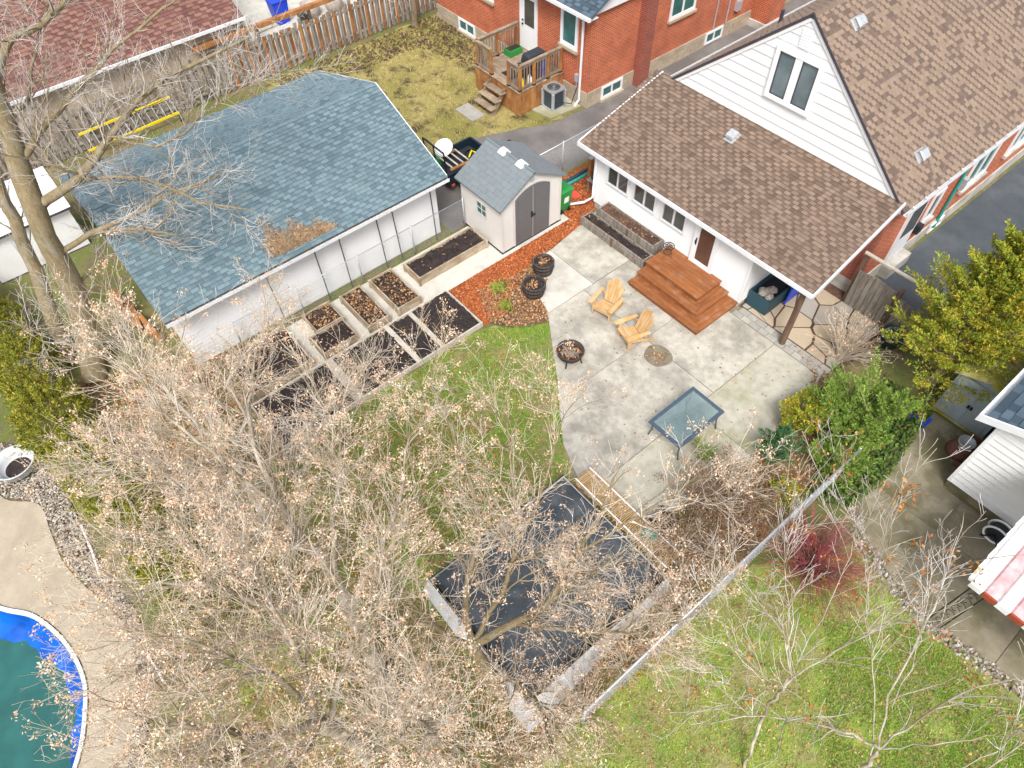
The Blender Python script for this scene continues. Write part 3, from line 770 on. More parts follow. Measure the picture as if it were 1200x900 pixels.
q = MB(); q.slab([(GF-.02, GY1+.001, 2.42), (GF-.02, GY1+.03, 2.42), (GRX, GY1+.03, 3.925), (GRX, GY1+.001, 3.925)], .16); q.slab([(GRX-.001, GY1+.001, 3.925), (GRX-.001, GY1+.03, 3.925), (GB, GY1+.03, 2.62), (GB, GY1+.001, 2.62)], .16)
q.build('rake_board', 'gutter_white', G)
gl = MB()
r_ = random.Random(11); V = []; F = []
for i in range(900):
    y = r_.uniform(GY0+.1, GY1-.1); p = Vector((GF+.05+r_.uniform(-.04, .04), y, 2.285+r_.random()*.06)); a = r_.uniform(0, 6.3); d = Vector((math.cos(a), math.sin(a), r_.uniform(-.2, .5)))*.035; e = Vector((-math.sin(a), math.cos(a), 0))*.016
    n0 = len(V); V += [p-e, p+d-e*.2, p+d+e*.6, p+e]; F.append((n0, n0+1, n0+2, n0+3))
raw_mesh('gutter_leaves', V, F, 'leaf_litter', None, org=(GF, 5, 2.3), kind='stuff'); tag(bpy.data.objects['gutter_leaves'], 'dead brown leaves lying in the garage gutter', 'leaves')

# ------------------------------------------------------------------ resin shed
S = thing('garden_shed', 'cream resin garden shed with grey double doors and grey roof', 'shed', (-14.6, 11.8, 0))
SX0, SX1, SY0, SY1, SH, SR = -15.6, -13.53, 10.55, 13.04, 1.92, 2.62
B('floor', 'dark_plastic', S, SX0-.02, SX1+.03, SY0-.03, SY1+.03, .007, .06)
B('core_wall', 'shed_wall', S, SX0+.02, SX1-.02, SY0+.02, SY1-.02, .06, SH)
SYC = (SY0+SY1)/2
for a, b, n in (((SX0, SY0, 0), (SX1, SY0, 0), (0, -1, 0)), ((SX0, SY1, 0), (SX1, SY1, 0), (0, 1, 0)), ((SX1, SY0, 0), (SX1, SY1, 0), (1, 0, 0))):
    o_ = Vector(n)*-.015
    lap(Vector(a)+o_, Vector(b)+o_, n, .06, SH, .12, .022).build('siding', 'shed_wall', S)
MB().prism([(SX1-.02, SY0, SH), (SX1-.02, SY1, SH), (SX1-.02, SYC, SR-.04)], (.03, 0, 0)).build('gable', 'shed_wall', S)
for y in (SY0-.005, SY1-.075): B('corner_trim', 'shed_wall', S, SX1-.02, SX1+.02, y, y+.08, .06, SH)
def arch(y0, y1, z0, zc, zs, x0, x1):       # door leaf with curved head
    pts = [(x0, y0, z0), (x0, y1, z0)]; k = 8
    for i in range(k+1):
        y = y1+(y0-y1)*i/k; t = (y-SYC)/.72; pts.append((x0, y, zc-(zc-zs)*t*t))
    return MB().prism(pts, (x1-x0, 0, 0))
arch(SYC-.78, SYC+.78, .07, 2.2, 1.93, SX1+.008, SX1+.03).build('door_frame', 'shed_wall', S)
for s in (-1, 1):
    y0, y1 = (SYC-.71, SYC-.012) if s < 0 else (SYC+.012, SYC+.71)
    dl = arch(y0, y1, .09, 2.14, 1.88, SX1+.031, SX1+.055).build('door', 'shed_door', S)
    arch(y0+.1, y1-.1, .2, 2.03, 1.80, SX1+.056, SX1+.064).build('door_panel', 'shed_door', dl)
    if s < 0: q = MB(); q.box(SX1+.065, SX1+.1, SYC-.08, SYC-.03, .95, 1.15); q.bar((SX1+.09, SYC-.08, 1.0), (SX1+.09, SYC+.08, 1.0), .03); q.build('handle', 'black_steel', dl)
B('door_strip', 'alu', S, SX1+.031, SX1+.06, SYC-.011, SYC+.011, .09, 2.1)
q = MB().tube([(SX1+.012, SYC, 2.33), (SX1+.035, SYC, 2.33)], .09, 14).build('gable_vent', 'galv', S)
window(S, (SX0+.85, SY0-.008, 1.0), UX, -UY, .5, .5, frame='shed_wall', glass='teal_glass', cols=2, fw=.03, depth=.03, bars=1)
q = MB(); e = .14
q.slab([(SX0-.1, SY0-e, SH-.07), (SX1+.12, SY0-e, SH-.07), (SX1+.12, SYC, SR), (SX0-.1, SYC, SR)], .05); q.slab([(SX0-.1, SYC+.001, SR), (SX1+.12, SYC+.001, SR), (SX1+.12, SY1+e, SH-.07), (SX0-.1, SY1+e, SH-.07)], .05)
sr = q.build('roof', 'shed_roof', S)
for s in (-1, 1):        # moulded tile rows
    A = Vector((SX0-.1, SYC+s*(SYC-SY0+e), SH-.07)); T = Vector((SX0-.1, SYC, SR)); Vv = T-A; Lr = Vv.length; Vv.normalize()
    U = UX; A0 = A
    if s > 0: U = -UX; A0 = Vector((SX1+.12, A.y, A.z))
    n = U.cross(Vv); rows = 9; W_ = SX1-SX0+.22
    for i in range(rows):
        v0 = Lr*i/rows; v1 = Lr*(i+1)/rows; x = -.2*(i % 2)
        while x < W_-.03:
            a, b = max(x, 0), min(x+.4, W_); x += .4
            c = A0+U*(a+.004)+Vv*v0; w, h = b-a-.008, v1-v0
            MB().hexa([c+n*.001, c+U*w+n*.001, c+U*w+Vv*h+n*.001, c+Vv*h+n*.001, c+n*.02, c+U*w+n*.02, c+U*w+Vv*h+n*.006, c+Vv*h+n*.006]).build('tile', 'shed_roof', sr)
q = MB().tube([(SX0-.1, SYC, SR+.012), (SX1+.12, SYC, SR+.012)], .045, 8).build('ridge_cap', 'shed_roof', S)
for x in (-14.85, -14.0):
    MB().hexa([(x-.15, SYC-.17, SR-.04), (x+.15, SYC-.17, SR-.04), (x+.15, SYC+.17, SR-.04), (x-.15, SYC+.17, SR-.04), (x-.12, SYC-.08, SR+.075), (x+.12, SYC-.08, SR+.075), (x+.12, SYC+.08, SR+.075), (x-.12, SYC+.08, SR+.075)]).build('skylight', 'awning_white', S)

# ------------------------------------------------------------------ brick neighbour behind
N = thing('brick_house', 'orange brick house with stone foundation and white back door', 'house', (-22, 22, 0))
NX, NY, NXL, NH = -17.78, 18.3, -27.6, 3.75
B('brick_wall', 'orange_brick', N, NXL, NX, NY, 34, .62, NH)
fo = B('foundation', 'limestone', N, NXL+.02, NX-.02, NY+.02, 34, 0, .619)
bm1 = None
def block_row(a, d, length, n):
    for r in range(3):
        x = -.25*(r % 2)
        while x < length:
            w0, w1 = max(x, 0), min(x+.5, length); x += .5
            if w1-w0 < .1: continue
            p = MB(); fbox(p, Vector(a)+Vector(d)*0, d, n, w0+.006, w1-.006, -.05, .035+rng.uniform(0, .012), r*.207+.006, r*.207+.2)
            p.build('block', 'limestone', fo)
block_row((NX, NY, 0), (-1, 0, 0), NX-NXL, Vector((0, -1, 0)))
block_row((NX, NY, 0), (0, 1, 0), 11.5, Vector((1, 0, 0)))
B('chimney_stack', 'porch_brick', N, NX+.001, NX+.36, 20.85, 21.4, 0, 6.2)
# roof with gable end
q = MB(); q.slab([(NXL-.3, NY-.38, NH), (NX+.32, NY-.38, NH), (NX+.32, 26, NH+4.4), (NXL-.3, 26, NH+4.4)], .1)
nr = q.build('roof', 'slate_shingle', N)
Vn = Vector((0, 26-NY+.38, 4.4))
shingles(nr, ('slate_shingle', 'slate_shingle_dark'), [((NXL-.3, NY-.38, NH), UX, Vn, NX-NXL+.62, 1.6, (.25, .15), .145)], 20, 6)
q = MB(); q.box(NXL-.3, NX+.34, NY-.5, NY-.39, NH-.13, NH-.02); q.build('gutter', 'gutter_white', N)
B('soffit', 'white_trim', N, NXL-.28, NX+.3, NY-.38, NY-.002, NH-.13, NH-.1)
MB().prism([(NX-.1, NY-.35, NH-.09), (NX-.1, 26, NH+4.3), (NX-.1, 34, NH-.09)], (.25, 0, 0)).build('gable', 'white_siding', N)
MB().tube([(NX-.32, NY-.42, NH-.12), (NX-.32, NY-.1, NH-.4), (NX-.32, NY-.1, .25), (NX-.32, NY-.32, .06)], .05, 8).build('downspout', 'gutter_white', N)
# openings
nd = MB(); fbox(nd, (-21.72, NY, 1.0), UX, -UY, 0, 1.02, 0, .06, 0, 2.15); ndo = nd.build('door', 'white_trim', N)
q = MB(); fbox(q, (-21.72, NY, 1.0), UX, -UY, .32, .88, .061, .075, 1.0, 2.0); q.build('pane', 'window_glass', ndo)
q = MB(); fbox(q, (-21.72, NY, 1.0), UX, -UY, .18, .25, .061, .11, .95, 1.0); fbox(q, (-21.72, NY, 1.0), UX, -UY, .18, .25, .061, .1, 1.1, 1.15); q.build('handle', 'black_steel', ndo)
window(N, (-19.35, NY, 2.05), UX, -UY, .92, 1.4, cols=1, fw=.12, glass='teal_glass', sill='limestone', depth=.06)
window(N, (-25.9, NY-.04, .12), UX, -UY, 1.15, .52, cols=2, fw=.08, glass='teal_glass', sill='limestone')
window(N, (-24.6, NY, 2.1), UX, -UY, 1.2, 1.4, cols=2, fw=.1, glass='teal_glass', sill='limestone')
window(N, (NX+.04, 19.05, .1), UY, UX, 1.15, .5, cols=2, fw=.08, glass='teal_glass', sill='limestone')
window(N, (NX+.04, 25.2, .1), UY, UX, 1.1, .5, cols=2, fw=.08, glass='teal_glass')
window(N, (NX, 22.6, 2.0), UY, UX, 1.5, 1.4, cols=2, fw=.1, glass='teal_glass', sill='limestone')
for yy in (25.6, 26.4): MB().tube([(NX+.06, yy, .7), (NX+.06, yy, 3.6)], .03, 6).build('wall_pipe', 'galv', N)
B('meter_box', 'galv', N, NX+.001, NX+.16, 26.9, 27.2, 1.0, 1.4)
B('brick_pier', 'orange_brick', N, NX+.001, NX+.9, 28.2, 29.3, .3, 3.6)
B('pier_base', 'parging', N, NX+.0015, NX+.98, 28.1, 29.4, 0, .3)
MB().tube([(NX-.55, NY-.06, .6), (NX-.55, NY-.06, .9)], .03, 6).build('conduit', 'galv', N)
B('service_box', 'galv', N, NX-.62, NX-.46, NY-.12, NY-.001, .9, 1.2)
# back deck
D = thing('back_deck', 'raised wooden deck with railings at the white back door', 'deck', (-20.4, 17, 0))
DX0, DX1, DY0, DY1, DZ = -21.78, -19.05, 15.92, 18.24, 1.0
y = DY0
while y < DY1-.02:
    B('floor_board', 'deck_wood', D, DX0, DX1, y, min(y+.135, DY1), DZ-.035, DZ, bevel=.004); y += .142
x = DX0+.02
while x < DX1-.1: B('skirt_board', 'cedar_wood', D, x, x+.27, DY0+.03, DY0+.05, .03, DZ-.037); x += .28
y = DY0+.06
while y < DY1-.2: B('skirt_board', 'cedar_wood', D, DX1-.04, DX1-.02, y, y+.27, .03, DZ-.037); B('skirt_board', 'cedar_wood', D, DX0+.02, DX0+.04, y, y+.27, .03, DZ-.037); y += .28
def rail(a, b, posts):
    a, b = Vector(a), Vector(b); L_ = (b-a).length; d = (b-a).normalized()
    MB().bar(a+UZ*1.0, b+UZ*1.0, .13, .045).build('top_rail', 'deck_wood', D)
    MB().bar(a+UZ*.1, b+UZ*.1, .04, .08).build('bottom_rail', 'deck_wood', D)
    MB().bar(a+UZ*.9, b+UZ*.9, .04, .08).build('upper_rail', 'deck_wood', D)
    for t in posts:
        p = a+d*t; po = MB().bar(p+UZ*.001, p+UZ*.975, .1, .1).build('post', 'cedar_wood', D)
        MB().box(p.x-.065, p.x+.065, p.y-.065, p.y+.065, p.z+.001, p.z+.06).build('post_base', 'black_steel', po)
    k = int(L_/.13)
    for i in range(1, k):
        p = a+d*(L_*i/k)
        if any(abs((p-a).length-t) < .09 for t in posts): continue
        MB().bar(p+UZ*.09, p+UZ*.93, .038, .038).build('baluster', 'deck_wood', D)
rail((DX0+.08, DY1-.1, DZ), (DX0+.08, DY0+.08, DZ), (.05, 1.1, 2.1))
rail((DX0+.08, DY0+.08, DZ), (DX0+1.02, DY0+.08, DZ), (.92,))
rail((DX1-.08, DY0+.08, DZ), (DX1-.08, DY1-.1, DZ), (.04, .75, 1.45, 2.1))
rail((DX1-.72, DY0+.08, DZ), (DX1-.08, DY0+.08, DZ), (.04,))
q = MB()
for xx in (-20.72, -19.82):
    q.hexa([(xx, 15.05, .01), (xx+.04, 15.05, .01), (xx+.04, 15.35, .01), (xx, 15.35, .01), (xx, 15.75, .9), (xx+.04, 15.75, .9), (xx+.04, 15.915, .9), (xx, 15.915, .9)])
q.build('stringer', 'deck_wood', D)
for i, (y, z) in enumerate(((15.1, .27), (15.35, .5), (15.6, .73))): B('tread', 'deck_wood', D, -20.8, -19.72, y-.04, y+.26, z, z+.04)
MB().box(-21.1, -20.0, 14.35, 15.0, .006, .05).build('step_pad', 'paver', None, org=(-20.6, 14.7, 0)); tag(bpy.data.objects['step_pad'], 'square paving slab at the foot of the deck stairs', 'paving slab')
# ------------------------------------------------------------------ red roof building, upper left
Rb = thing('tan_building', 'tan rendered building with reddish shingle roof behind the wooden fence', 'building', (-31, 3, 0))
B('wall', 'beige_wall', Rb, -40, -29.05, -8, 9.5, 0, 2.35)
q = MB(); q.slab([(-28.7, -8.3, 2.4), (-28.7, 9.85, 2.4), (-34, 9.85, 5.0), (-34, -8.3, 5.0)], .1); q.slab([(-34.001, -8.3, 5.0), (-34.001, 9.85, 5.0), (-40, 9.85, 2.4), (-40, -8.3, 2.4)], .1)
rr = q.build('roof', 'red_shingle', Rb)
shingles(rr, ('red_shingle', 'red_shingle_dark'), [((-28.68, -8.3, 2.4), UY, (-5.3, 0, 2.6), 18.15, math.hypot(5.3, 2.6), (.28, .2), .16)], 300, 8)
B('gutter', 'gutter_white', Rb, -28.68, -28.58, -8.3, 9.87, 2.29, 2.39)
MB().prism([(-29.05, 9.5, 2.35), (-34, 9.5, 4.85), (-39.5, 9.5, 2.35)], (0, .1, 0)).build('gable', 'beige_wall', Rb)
# ------------------------------------------------------------------ right neighbour
E = thing('sided_house', 'corner of white sided house with slate coloured roof', 'house', (3, 16, 0))
B('core_wall', 'white_siding', E, .24, 9, 13.62, 24, .28, 2.95)
lap((.22, 13.6, 0), (9, 13.6, 0), (0, -1, 0), .28, 2.95, .2, .04).build('siding', 'white_siding', E)
lap((.22, 13.6, 0), (.22, 24, 0), (-1, 0, 0), .28, 2.95, .2, .04).build('siding', 'white_siding', E)
B('corner_trim', 'white_trim', E, .17, .255, 13.55, 13.635, .28, 2.95)
B('foundation', 'concrete_damp', E, .2, 9, 13.59, 24, 0, .279)
er = MB().slab([(-.12, 13.3, 2.95), (6, 13.3, 5.2), (6, 24, 5.2), (-.12, 24, 2.95)], .1).build('roof', 'slate_shingle', E)
shingles(er, ('slate_shingle', 'slate_shingle_dark'), [((-.1, 24, 2.95), -UY, (6.12, 0, 2.25), 10.7, 2.2, (.3, .25), .2)], 40, 9)
q = MB(); q.box(-.26, -.12, 13.28, 24, 2.8, 2.815); q.box(-.26, -.245, 13.28, 24, 2.816, 2.93); q.slab([(-.26, 13.24, 2.97), (6, 13.24, 5.25), (6, 13.285, 5.25), (-.26, 13.285, 2.97)], .2); q.build('gutter', 'gutter_white', E)
MB().prism([(.24, 13.62, 2.94), (6, 13.62, 5.0), (9, 13.62, 2.94)], (0, .1, 0)).build('gable', 'white_siding', E)
# ------------------------------------------------------------------ fences
fw_ = thing('wooden_fence', 'long weathered board fence between dry back lawn and tan building', 'fence', (-28.2, 8, 0))
y = -3.0; i = 0
while y < 18.6:
    w = rng.uniform(.10, .15); h = 1.62+rng.uniform(-.06, .06)
    orange = (y > 8.3 and i % 3 == 1)
    x_ = -28.28 if i % 2 else -28.2
    lean = rng.uniform(-.015, .015)*(3 if y < 8 else 1)
    MB().hexa([(x_, y, .04), (x_+.02, y, .04), (x_+.02, y+w, .04), (x_, y+w, .04), (x_, y+lean, h), (x_+.02, y+lean, h), (x_+.02, y+w+lean, h), (x_, y+w+lean, h)]).build('board', 'cedar_wood' if orange else 'grey_wood', fw_)
    y += w+(.008 if y > 8 else rng.choice((.01, .03, .06))); i += 1
for z in (.3, 1.35): B('rail', 'grey_wood', fw_, -28.255, -28.205, -3, 18.6, z, z+.09)
y = -2.5
while y < 18.7: B('post', 'grey_wood', fw_, -28.4, -28.3, y, y+.1, 0, 1.75); y += 2.4
fe = thing('wooden_fence', 'short weathered board fence meeting the brick house corner', 'fence', (-27.5, 18.75, 0))
x = -28.1
while x < -26.9: B('board', 'grey_wood', fe, x, x+.13, 18.72, 18.74, .04, 1.62+rng.uniform(-.05, .05)); x += .14
B('rail', 'grey_wood', fe, -28.1, -26.8, 18.745, 18.79, 1.3, 1.39)
tb = thing('timber_rail', 'orange timber beam running behind the top of the board fence', 'beam', (-28.7, 12, 0))
B('beam', 'cedar_wood', tb, -28.85, -28.7, 7.5, 17.4, 1.72, 1.9); B('ledge', 'cedar_wood', tb, -29.0, -28.86, 7.5, 17.4, 1.80, 1.84)
for y in (7.8, 10.2, 12.6, 15, 17.2): B('support', 'post_wood', tb, -28.84, -28.72, y, y+.1, 0, 1.719)
lt = thing('lattice_screen', 'tan wooden lattice screen beside the red roofed building', 'lattice', (-31.5, 10.6, 0))
for i in range(26):
    MB().bar((-33.2+i*.13, 10.2, .2), (-33.2+i*.13, 10.2, 1.9), .035, .012).build('slat', 'grey_lattice', lt)
for i in range(12):
    MB().bar((-33.2, 10.225, .25+i*.14), (-29.9, 10.225, .25+i*.14), .035, .012).build('slat', 'grey_lattice', lt)
bb = thing('blue_bin', 'bright blue plastic bin beyond the wooden fence', 'bin', (-32.0, 12.7, 0))
MB().hexa([(-32.3, 12.4, .01), (-31.75, 12.4, .01), (-31.75, 12.95, .01), (-32.3, 12.95, .01), (-32.38, 12.3, 1.0), (-31.67, 12.3, 1.0), (-31.67, 13.05, 1.0), (-32.38, 13.05, 1.0)]).build('body', 'blue_plastic', bb, bevel=.03)
B('lid', 'blue_plastic', bb, -32.42, -31.63, 12.26, 13.09, 1.001, 1.06, bevel=.02)
for k, (x, y, w) in enumerate(((-31.6, 14.0, 'leftmost'), (-31.4, 15.1, 'rightmost'))):
    p = MB().lathe([(.3, 0), (.42, .25), (.45, .55), (.4, .6), (.38, .5)], (x, y, .005), 18).build('stone_pot', 'stone_grey', None, org=(x, y, 0), smooth=True)
    tag(p, 'large grey round pot beyond the fence, '+('nearer' if k == 0 else 'farther from')+' the blue bin', 'pot', 'grey pots beyond the fence')
db = thing('dark_tub', 'black plastic tub beside the blue bin beyond the fence', 'tub', (-31.3, 13.4, 0))
MB().lathe([(.2, 0), (.28, .4), (.3, .42), (.26, .41), (.2, .1)], (-31.3, 13.45, .005), 16).build('body', 'dark_plastic', db); MB().tube([(-31.6, 13.45, .42), (-31.3, 13.45, .62), (-31.0, 13.45, .42)], .012, 6).build('handle', 'black_steel', db)

def chain_link(label, a, b, h, post_x, sp=.075, wire=.0022, rail_r=.022, name='chain_link_fence', post_h=None):
    a, b = Vector(a), Vector(b); L_ = (b-a).length; d = (b-a).normalized(); nrm = Vector((d.y, -d.x, 0))
    t = thing(name, label, 'fence', tuple((a+b)/2))
    MB().tube([a+UZ*h, b+UZ*h], rail_r, 8).build('top_rail', 'galv', t, smooth=True)
    for s in post_x: MB().tube([a+d*s, a+d*s+UZ*(post_h or h+.06)], .027, 8).build('post', 'galv', t, smooth=True)
    V = []; F = []
    def seg(p, q):
        dd = (q-p).normalized(); s = nrm*wire; w = dd.cross(nrm)*wire; n0 = len(V)
        for c in (p, q): V.extend([c-s, c+w, c+s, c-w])
        for j in range(4): F.append((n0+j, n0+(j+1) % 4, n0+4+(j+1) % 4, n0+4+j))
    k = -h
    while k < L_:
        for sgn, off in ((1, .003), (-1, -.003)):
            s0, s1 = (k, k+h); z0, z1 = (.03, h-.01)
            c0, c1 = max(s0, 0), min(s1, L_)
            if c1-c0 > .02:
                za = z0+(z1-z0)*(c0-s0)/h; zb = z0+(z1-z0)*(c1-s0)/h
                if sgn < 0: za, zb = z1+z0-za, z1+z0-zb
                seg(a+d*c0+UZ*za+nrm*off, a+d*c1+UZ*zb+nrm*off)
        k += sp
    raw_mesh('wire_mesh', V, F, 'galv', t, kind='stuff')
    return t
chain_link('chain link fence along the white garage wall behind the raised boxes', (-15.42, 2.2, 0), (-15.42, 10.5, 0), 1.12, (.05, 2.1, 4.2, 6.2, 8.25), wire=.0014, rail_r=.014)
chain_link('chain link fence between grey lane and mulch left of the sunroom', (-15.28, 13.15, 0), (-15.28, 17.6, 0), 1.35, (.05, 1.6, 4.4), wire=.003)
chain_link('long chain link fence with thick pale top rail beside the conifers', (-1.62, 2.8, 0), (-1.62, 12.0, 0), 1.2, (.05, 2.4, 4.8, 7.2, 9.15), rail_r=.025)
for k, (y, w) in enumerate(((3.7, 'leftmost, behind the dark soil'), (5.22, 'second from left'), (6.03, 'third from left'), (7.36, 'fourth from left'), (7.94, 'second from right'), (9.33, 'rightmost, at the garage corner'))):
    t = thing('trellis_pole', 'thin dark pole against white garage wall, '+w, 'pole', (-15.5, y, 0), 'dark poles along the garage wall')
    MB().tube([(-15.47, y, .0), (-15.56, y+rng.uniform(-.05, .05), 2.22)], .02, 6).build('pole', 'dark_pole', t)
    MB().tube([(-15.5, y, .95), (-15.4, y, .95)], .012, 6).build('clip', 'galv', t)

# ------------------------------------------------------------------ garden beds
def soil(name, parent, x0, x1, y0, y1, z, m='soil', amp=.075, step=.07, kind=None):
    nx, ny = max(3, int((x1-x0)/step)), max(3, int((y1-y0)/step))
    xs = np.linspace(x0, x1, nx+1); ys = np.linspace(y0, y1, ny+1)
    X, Y = np.meshgrid(xs, ys, indexing='ij'); Z = z+nrng.normal(0, amp*.35, X.shape)+amp*.5*np.sin(X*5.1+Y*3.3)*np.sin(Y*4.1-X)
    idx = np.arange((nx+1)*(ny+1)).reshape(nx+1, ny+1)
    F = np.stack([idx[:-1, :-1], idx[1:, :-1], idx[1:, 1:], idx[:-1, 1:]], -1).reshape(-1, 4)
    return raw_mesh(name, np.stack([X, Y, Z], -1).reshape(-1, 3), F, m, parent, smooth=True, kind=kind)
def litter(name, pts, size, m, parent=None, org=None, kind='stuff', flat=.35):
    """small bent leaf faces lying about at pts (n,3)"""
    n = len(pts); pts = np.asarray(pts, float)
    a = nrng.uniform(0, 6.283, n); s = size*nrng.uniform(.6, 1.4, n)
    t = np.stack([np.cos(a), np.sin(a), nrng.normal(0, flat, n)], -1)*s[:, None]
    b = np.stack([-np.sin(a), np.cos(a), nrng.normal(0, flat, n)], -1)*(s*.55)[:, None]
    up = np.array([0, 0, 1.0])*(s*.25)[:, None]
    V = np.stack([pts-t, pts+b+up, pts+t, pts-b+up], 1).reshape(-1, 3)
    F = np.arange(4*n).reshape(n, 4)
    return raw_mesh(name, V, F, m, parent, org=org, kind=kind)
def scatter(poly, n, z=.02):
    P = np.array(poly); x0, y0 = P.min(0); x1, y1 = P.max(0); out = np.zeros((0, 2))
    while len(out) < n:
        q = np.stack([nrng.uniform(x0, x1, n*2), nrng.uniform(y0, y1, n*2)], -1)
        ins = np.zeros(len(q), bool); j = len(P)-1
        for i in range(len(P)):
            c = ((P[i, 1] > q[:, 1]) != (P[j, 1] > q[:, 1])) & (q[:, 0] < (P[j, 0]-P[i, 0])*(q[:, 1]-P[i, 1])/(P[j, 1]-P[i, 1]+1e-12)+P[i, 0])
            ins ^= c; j = i
        out = np.concatenate([out, q[ins]])
    out = out[:n]
    return np.concatenate([out, np.full((n, 1), z)+nrng.uniform(0, .015, (n, 1))], 1)

GBd = thing('garden_bed', 'large low garden bed of dark soil framed in pale boards', 'garden bed', (-12.4, 5, 0))
bx0, bx1, by0, by1 = -13.33, -11.5, 1.4, 8.12
B('frame_board', 'bed_wood', GBd, bx1-.045, bx1, by0, by1, .006, .2, bevel=.006)
B('frame_board', 'bed_wood', GBd, bx0, bx0+.045, by0, by1, .007, .17, bevel=.006)
B('frame_board', 'bed_wood', GBd, bx0+.0455, bx1-.0455, by1-.045, by1, .006, .17, bevel=.006)
B('frame_board', 'bed_wood', GBd, bx0+.0455, bx1-.0455, by0, by0+.045, .006, .17, bevel=.006)
for y, w in ((6.62, .14), (5.76, .16), (3.72, .26)): B('plank', 'bed_wood', GBd, bx0+.05, bx1-.05, y, y+w, .13, .165, bevel=.006)
soil('soil', GBd, bx0+.045, bx1-.045, by0+.045, by1-.045, .115)
litter('soil_debris', scatter([(bx0+.1, by0+.1), (bx1-.1, by0+.1), (bx1-.1, by1-.1), (bx0+.1, by1-.1)], 150, .15), .016, 'blade_mixed', GBd)
def raised_box(label, x0, x1, y0, y1, h, m='box_wood', leaves=0, courses=2, z0=.01, soil_m='soil', group='raised wooden planting boxes', mids=()):
    t = thing('raised_planter', label, 'planter', ((x0+x1)/2, (y0+y1)/2, z0), group)
    ch = h/courses; th = .038
    for c in range(courses):
        a, b = z0+c*ch+.002, z0+(c+1)*ch-.003
        B('side_board', m, t, x0, x1, y0, y0+th, a, b, bevel=.005); B('side_board', m, t, x0, x1, y1-th, y1, a, b, bevel=.005)
        B('side_board', m, t, x0, x0+th, y0+th+.001, y1-th-.001, a, b, bevel=.005); B('side_board', m, t, x1-th, x1, y0+th+.001, y1-th-.001, a, b, bevel=.005)
    for x, y in ((x0-.03, y0-.03), (x1-.04, y0-.03), (x0-.03, y1-.04), (x1-.04, y1-.04)):
        MB().box(x, x+.07, y, y+.07, z0, z0+h*.93).build('corner_post', m, t)
    for x in mids: B('cleat', 'post_wood', t, x, x+.09, y0-.025, y0-.001, z0, z0+h*.95)
    soil('soil', t, x0+th, x1-th, y0+th, y1-th, z0+h-.07, soil_m)
    if leaves: litter('dead_leaves', scatter([(x0+.08, y0+.08), (x1-.08, y0+.08), (x1-.08, y1-.08), (x0+.08, y1-.08)], int(leaves*.75), z0+h-.045), .036, 'leaf_litter', t)
    return t
raised_box('long wooden raised box of dark soil beside the cream shed', -14.95, -14.1, 7.68, 10.35, .34, leaves=25, courses=2)
raised_box('raised wooden box full of dead leaves, right of the leafier one', -15.08, -13.48, 6.45, 7.25, .34, leaves=330)
raised_box('raised wooden box heaped with dead leaves, in the middle of the row', -15.08, -13.45, 5.4, 6.1, .34, leaves=480)
raised_box('raised wooden box with a few green sprouts beside the pale planks', -14.25, -13.42, 3.85, 4.98, .34, leaves=90)
raised_box('raised wooden box half hidden by twigs against the garage fence', -15.15, -14.3, 4.12, 5.02, .34, leaves=260)
raised_box('leftmost raised wooden box of dark soil under the seed covered twigs', -15.2, -13.5, 1.6, 3.5, .3, leaves=300)
raised_box('long low grey planter in front, along the white sunroom wall', -12.86, -10.06, 13.42, 13.84, .36, m='grey_wood', leaves=25, z0=.034, mids=(-11.5,), group='long planters by the sunroom')
raised_box('long tall grey planter behind, against the white sunroom wall', -12.62, -10.16, 13.9, 14.4, .6, m='grey_wood', leaves=60, z0=.034, soil_m='bark_bed', mids=(-11.3,), group='long planters by the sunroom')

# ------------------------------------------------------------------ steps, chairs, fire pit, table
st = thing('wooden_steps', 'three tier stained wooden steps at the sunroom door', 'steps', (-8.5, 13.5, .03))
for nm, x0, x1, y0, z0, z1 in (('lower', -9.88, -7.08, 12.58, .034, .19), ('middle', -9.88, -7.45, 12.95, .19, .37), ('upper', -9.9, -7.8, 13.3, .37, .56)):
    B('riser', 'stain_wood', st, x0+.03, x1-.03, y0+.03, 14.42, z0, z1-.036)
    yy = y0; k = 0
    dep = 3 if nm != 'upper' else 8
    while k < dep:
        w = .142
        B('tread_board', 'stain_wood', st, x0, x1-(k*w if nm != 'upper' else 0), yy, yy+w-.006, z1-.035, z1, bevel=.005)
        if nm != 'upper': B('tread_board', 'stain_wood', st, x1-(k+1)*w+.006, x1-k*w, yy+w, 14.42, z1-.035, z1, bevel=.005)
        yy += w; k += 1
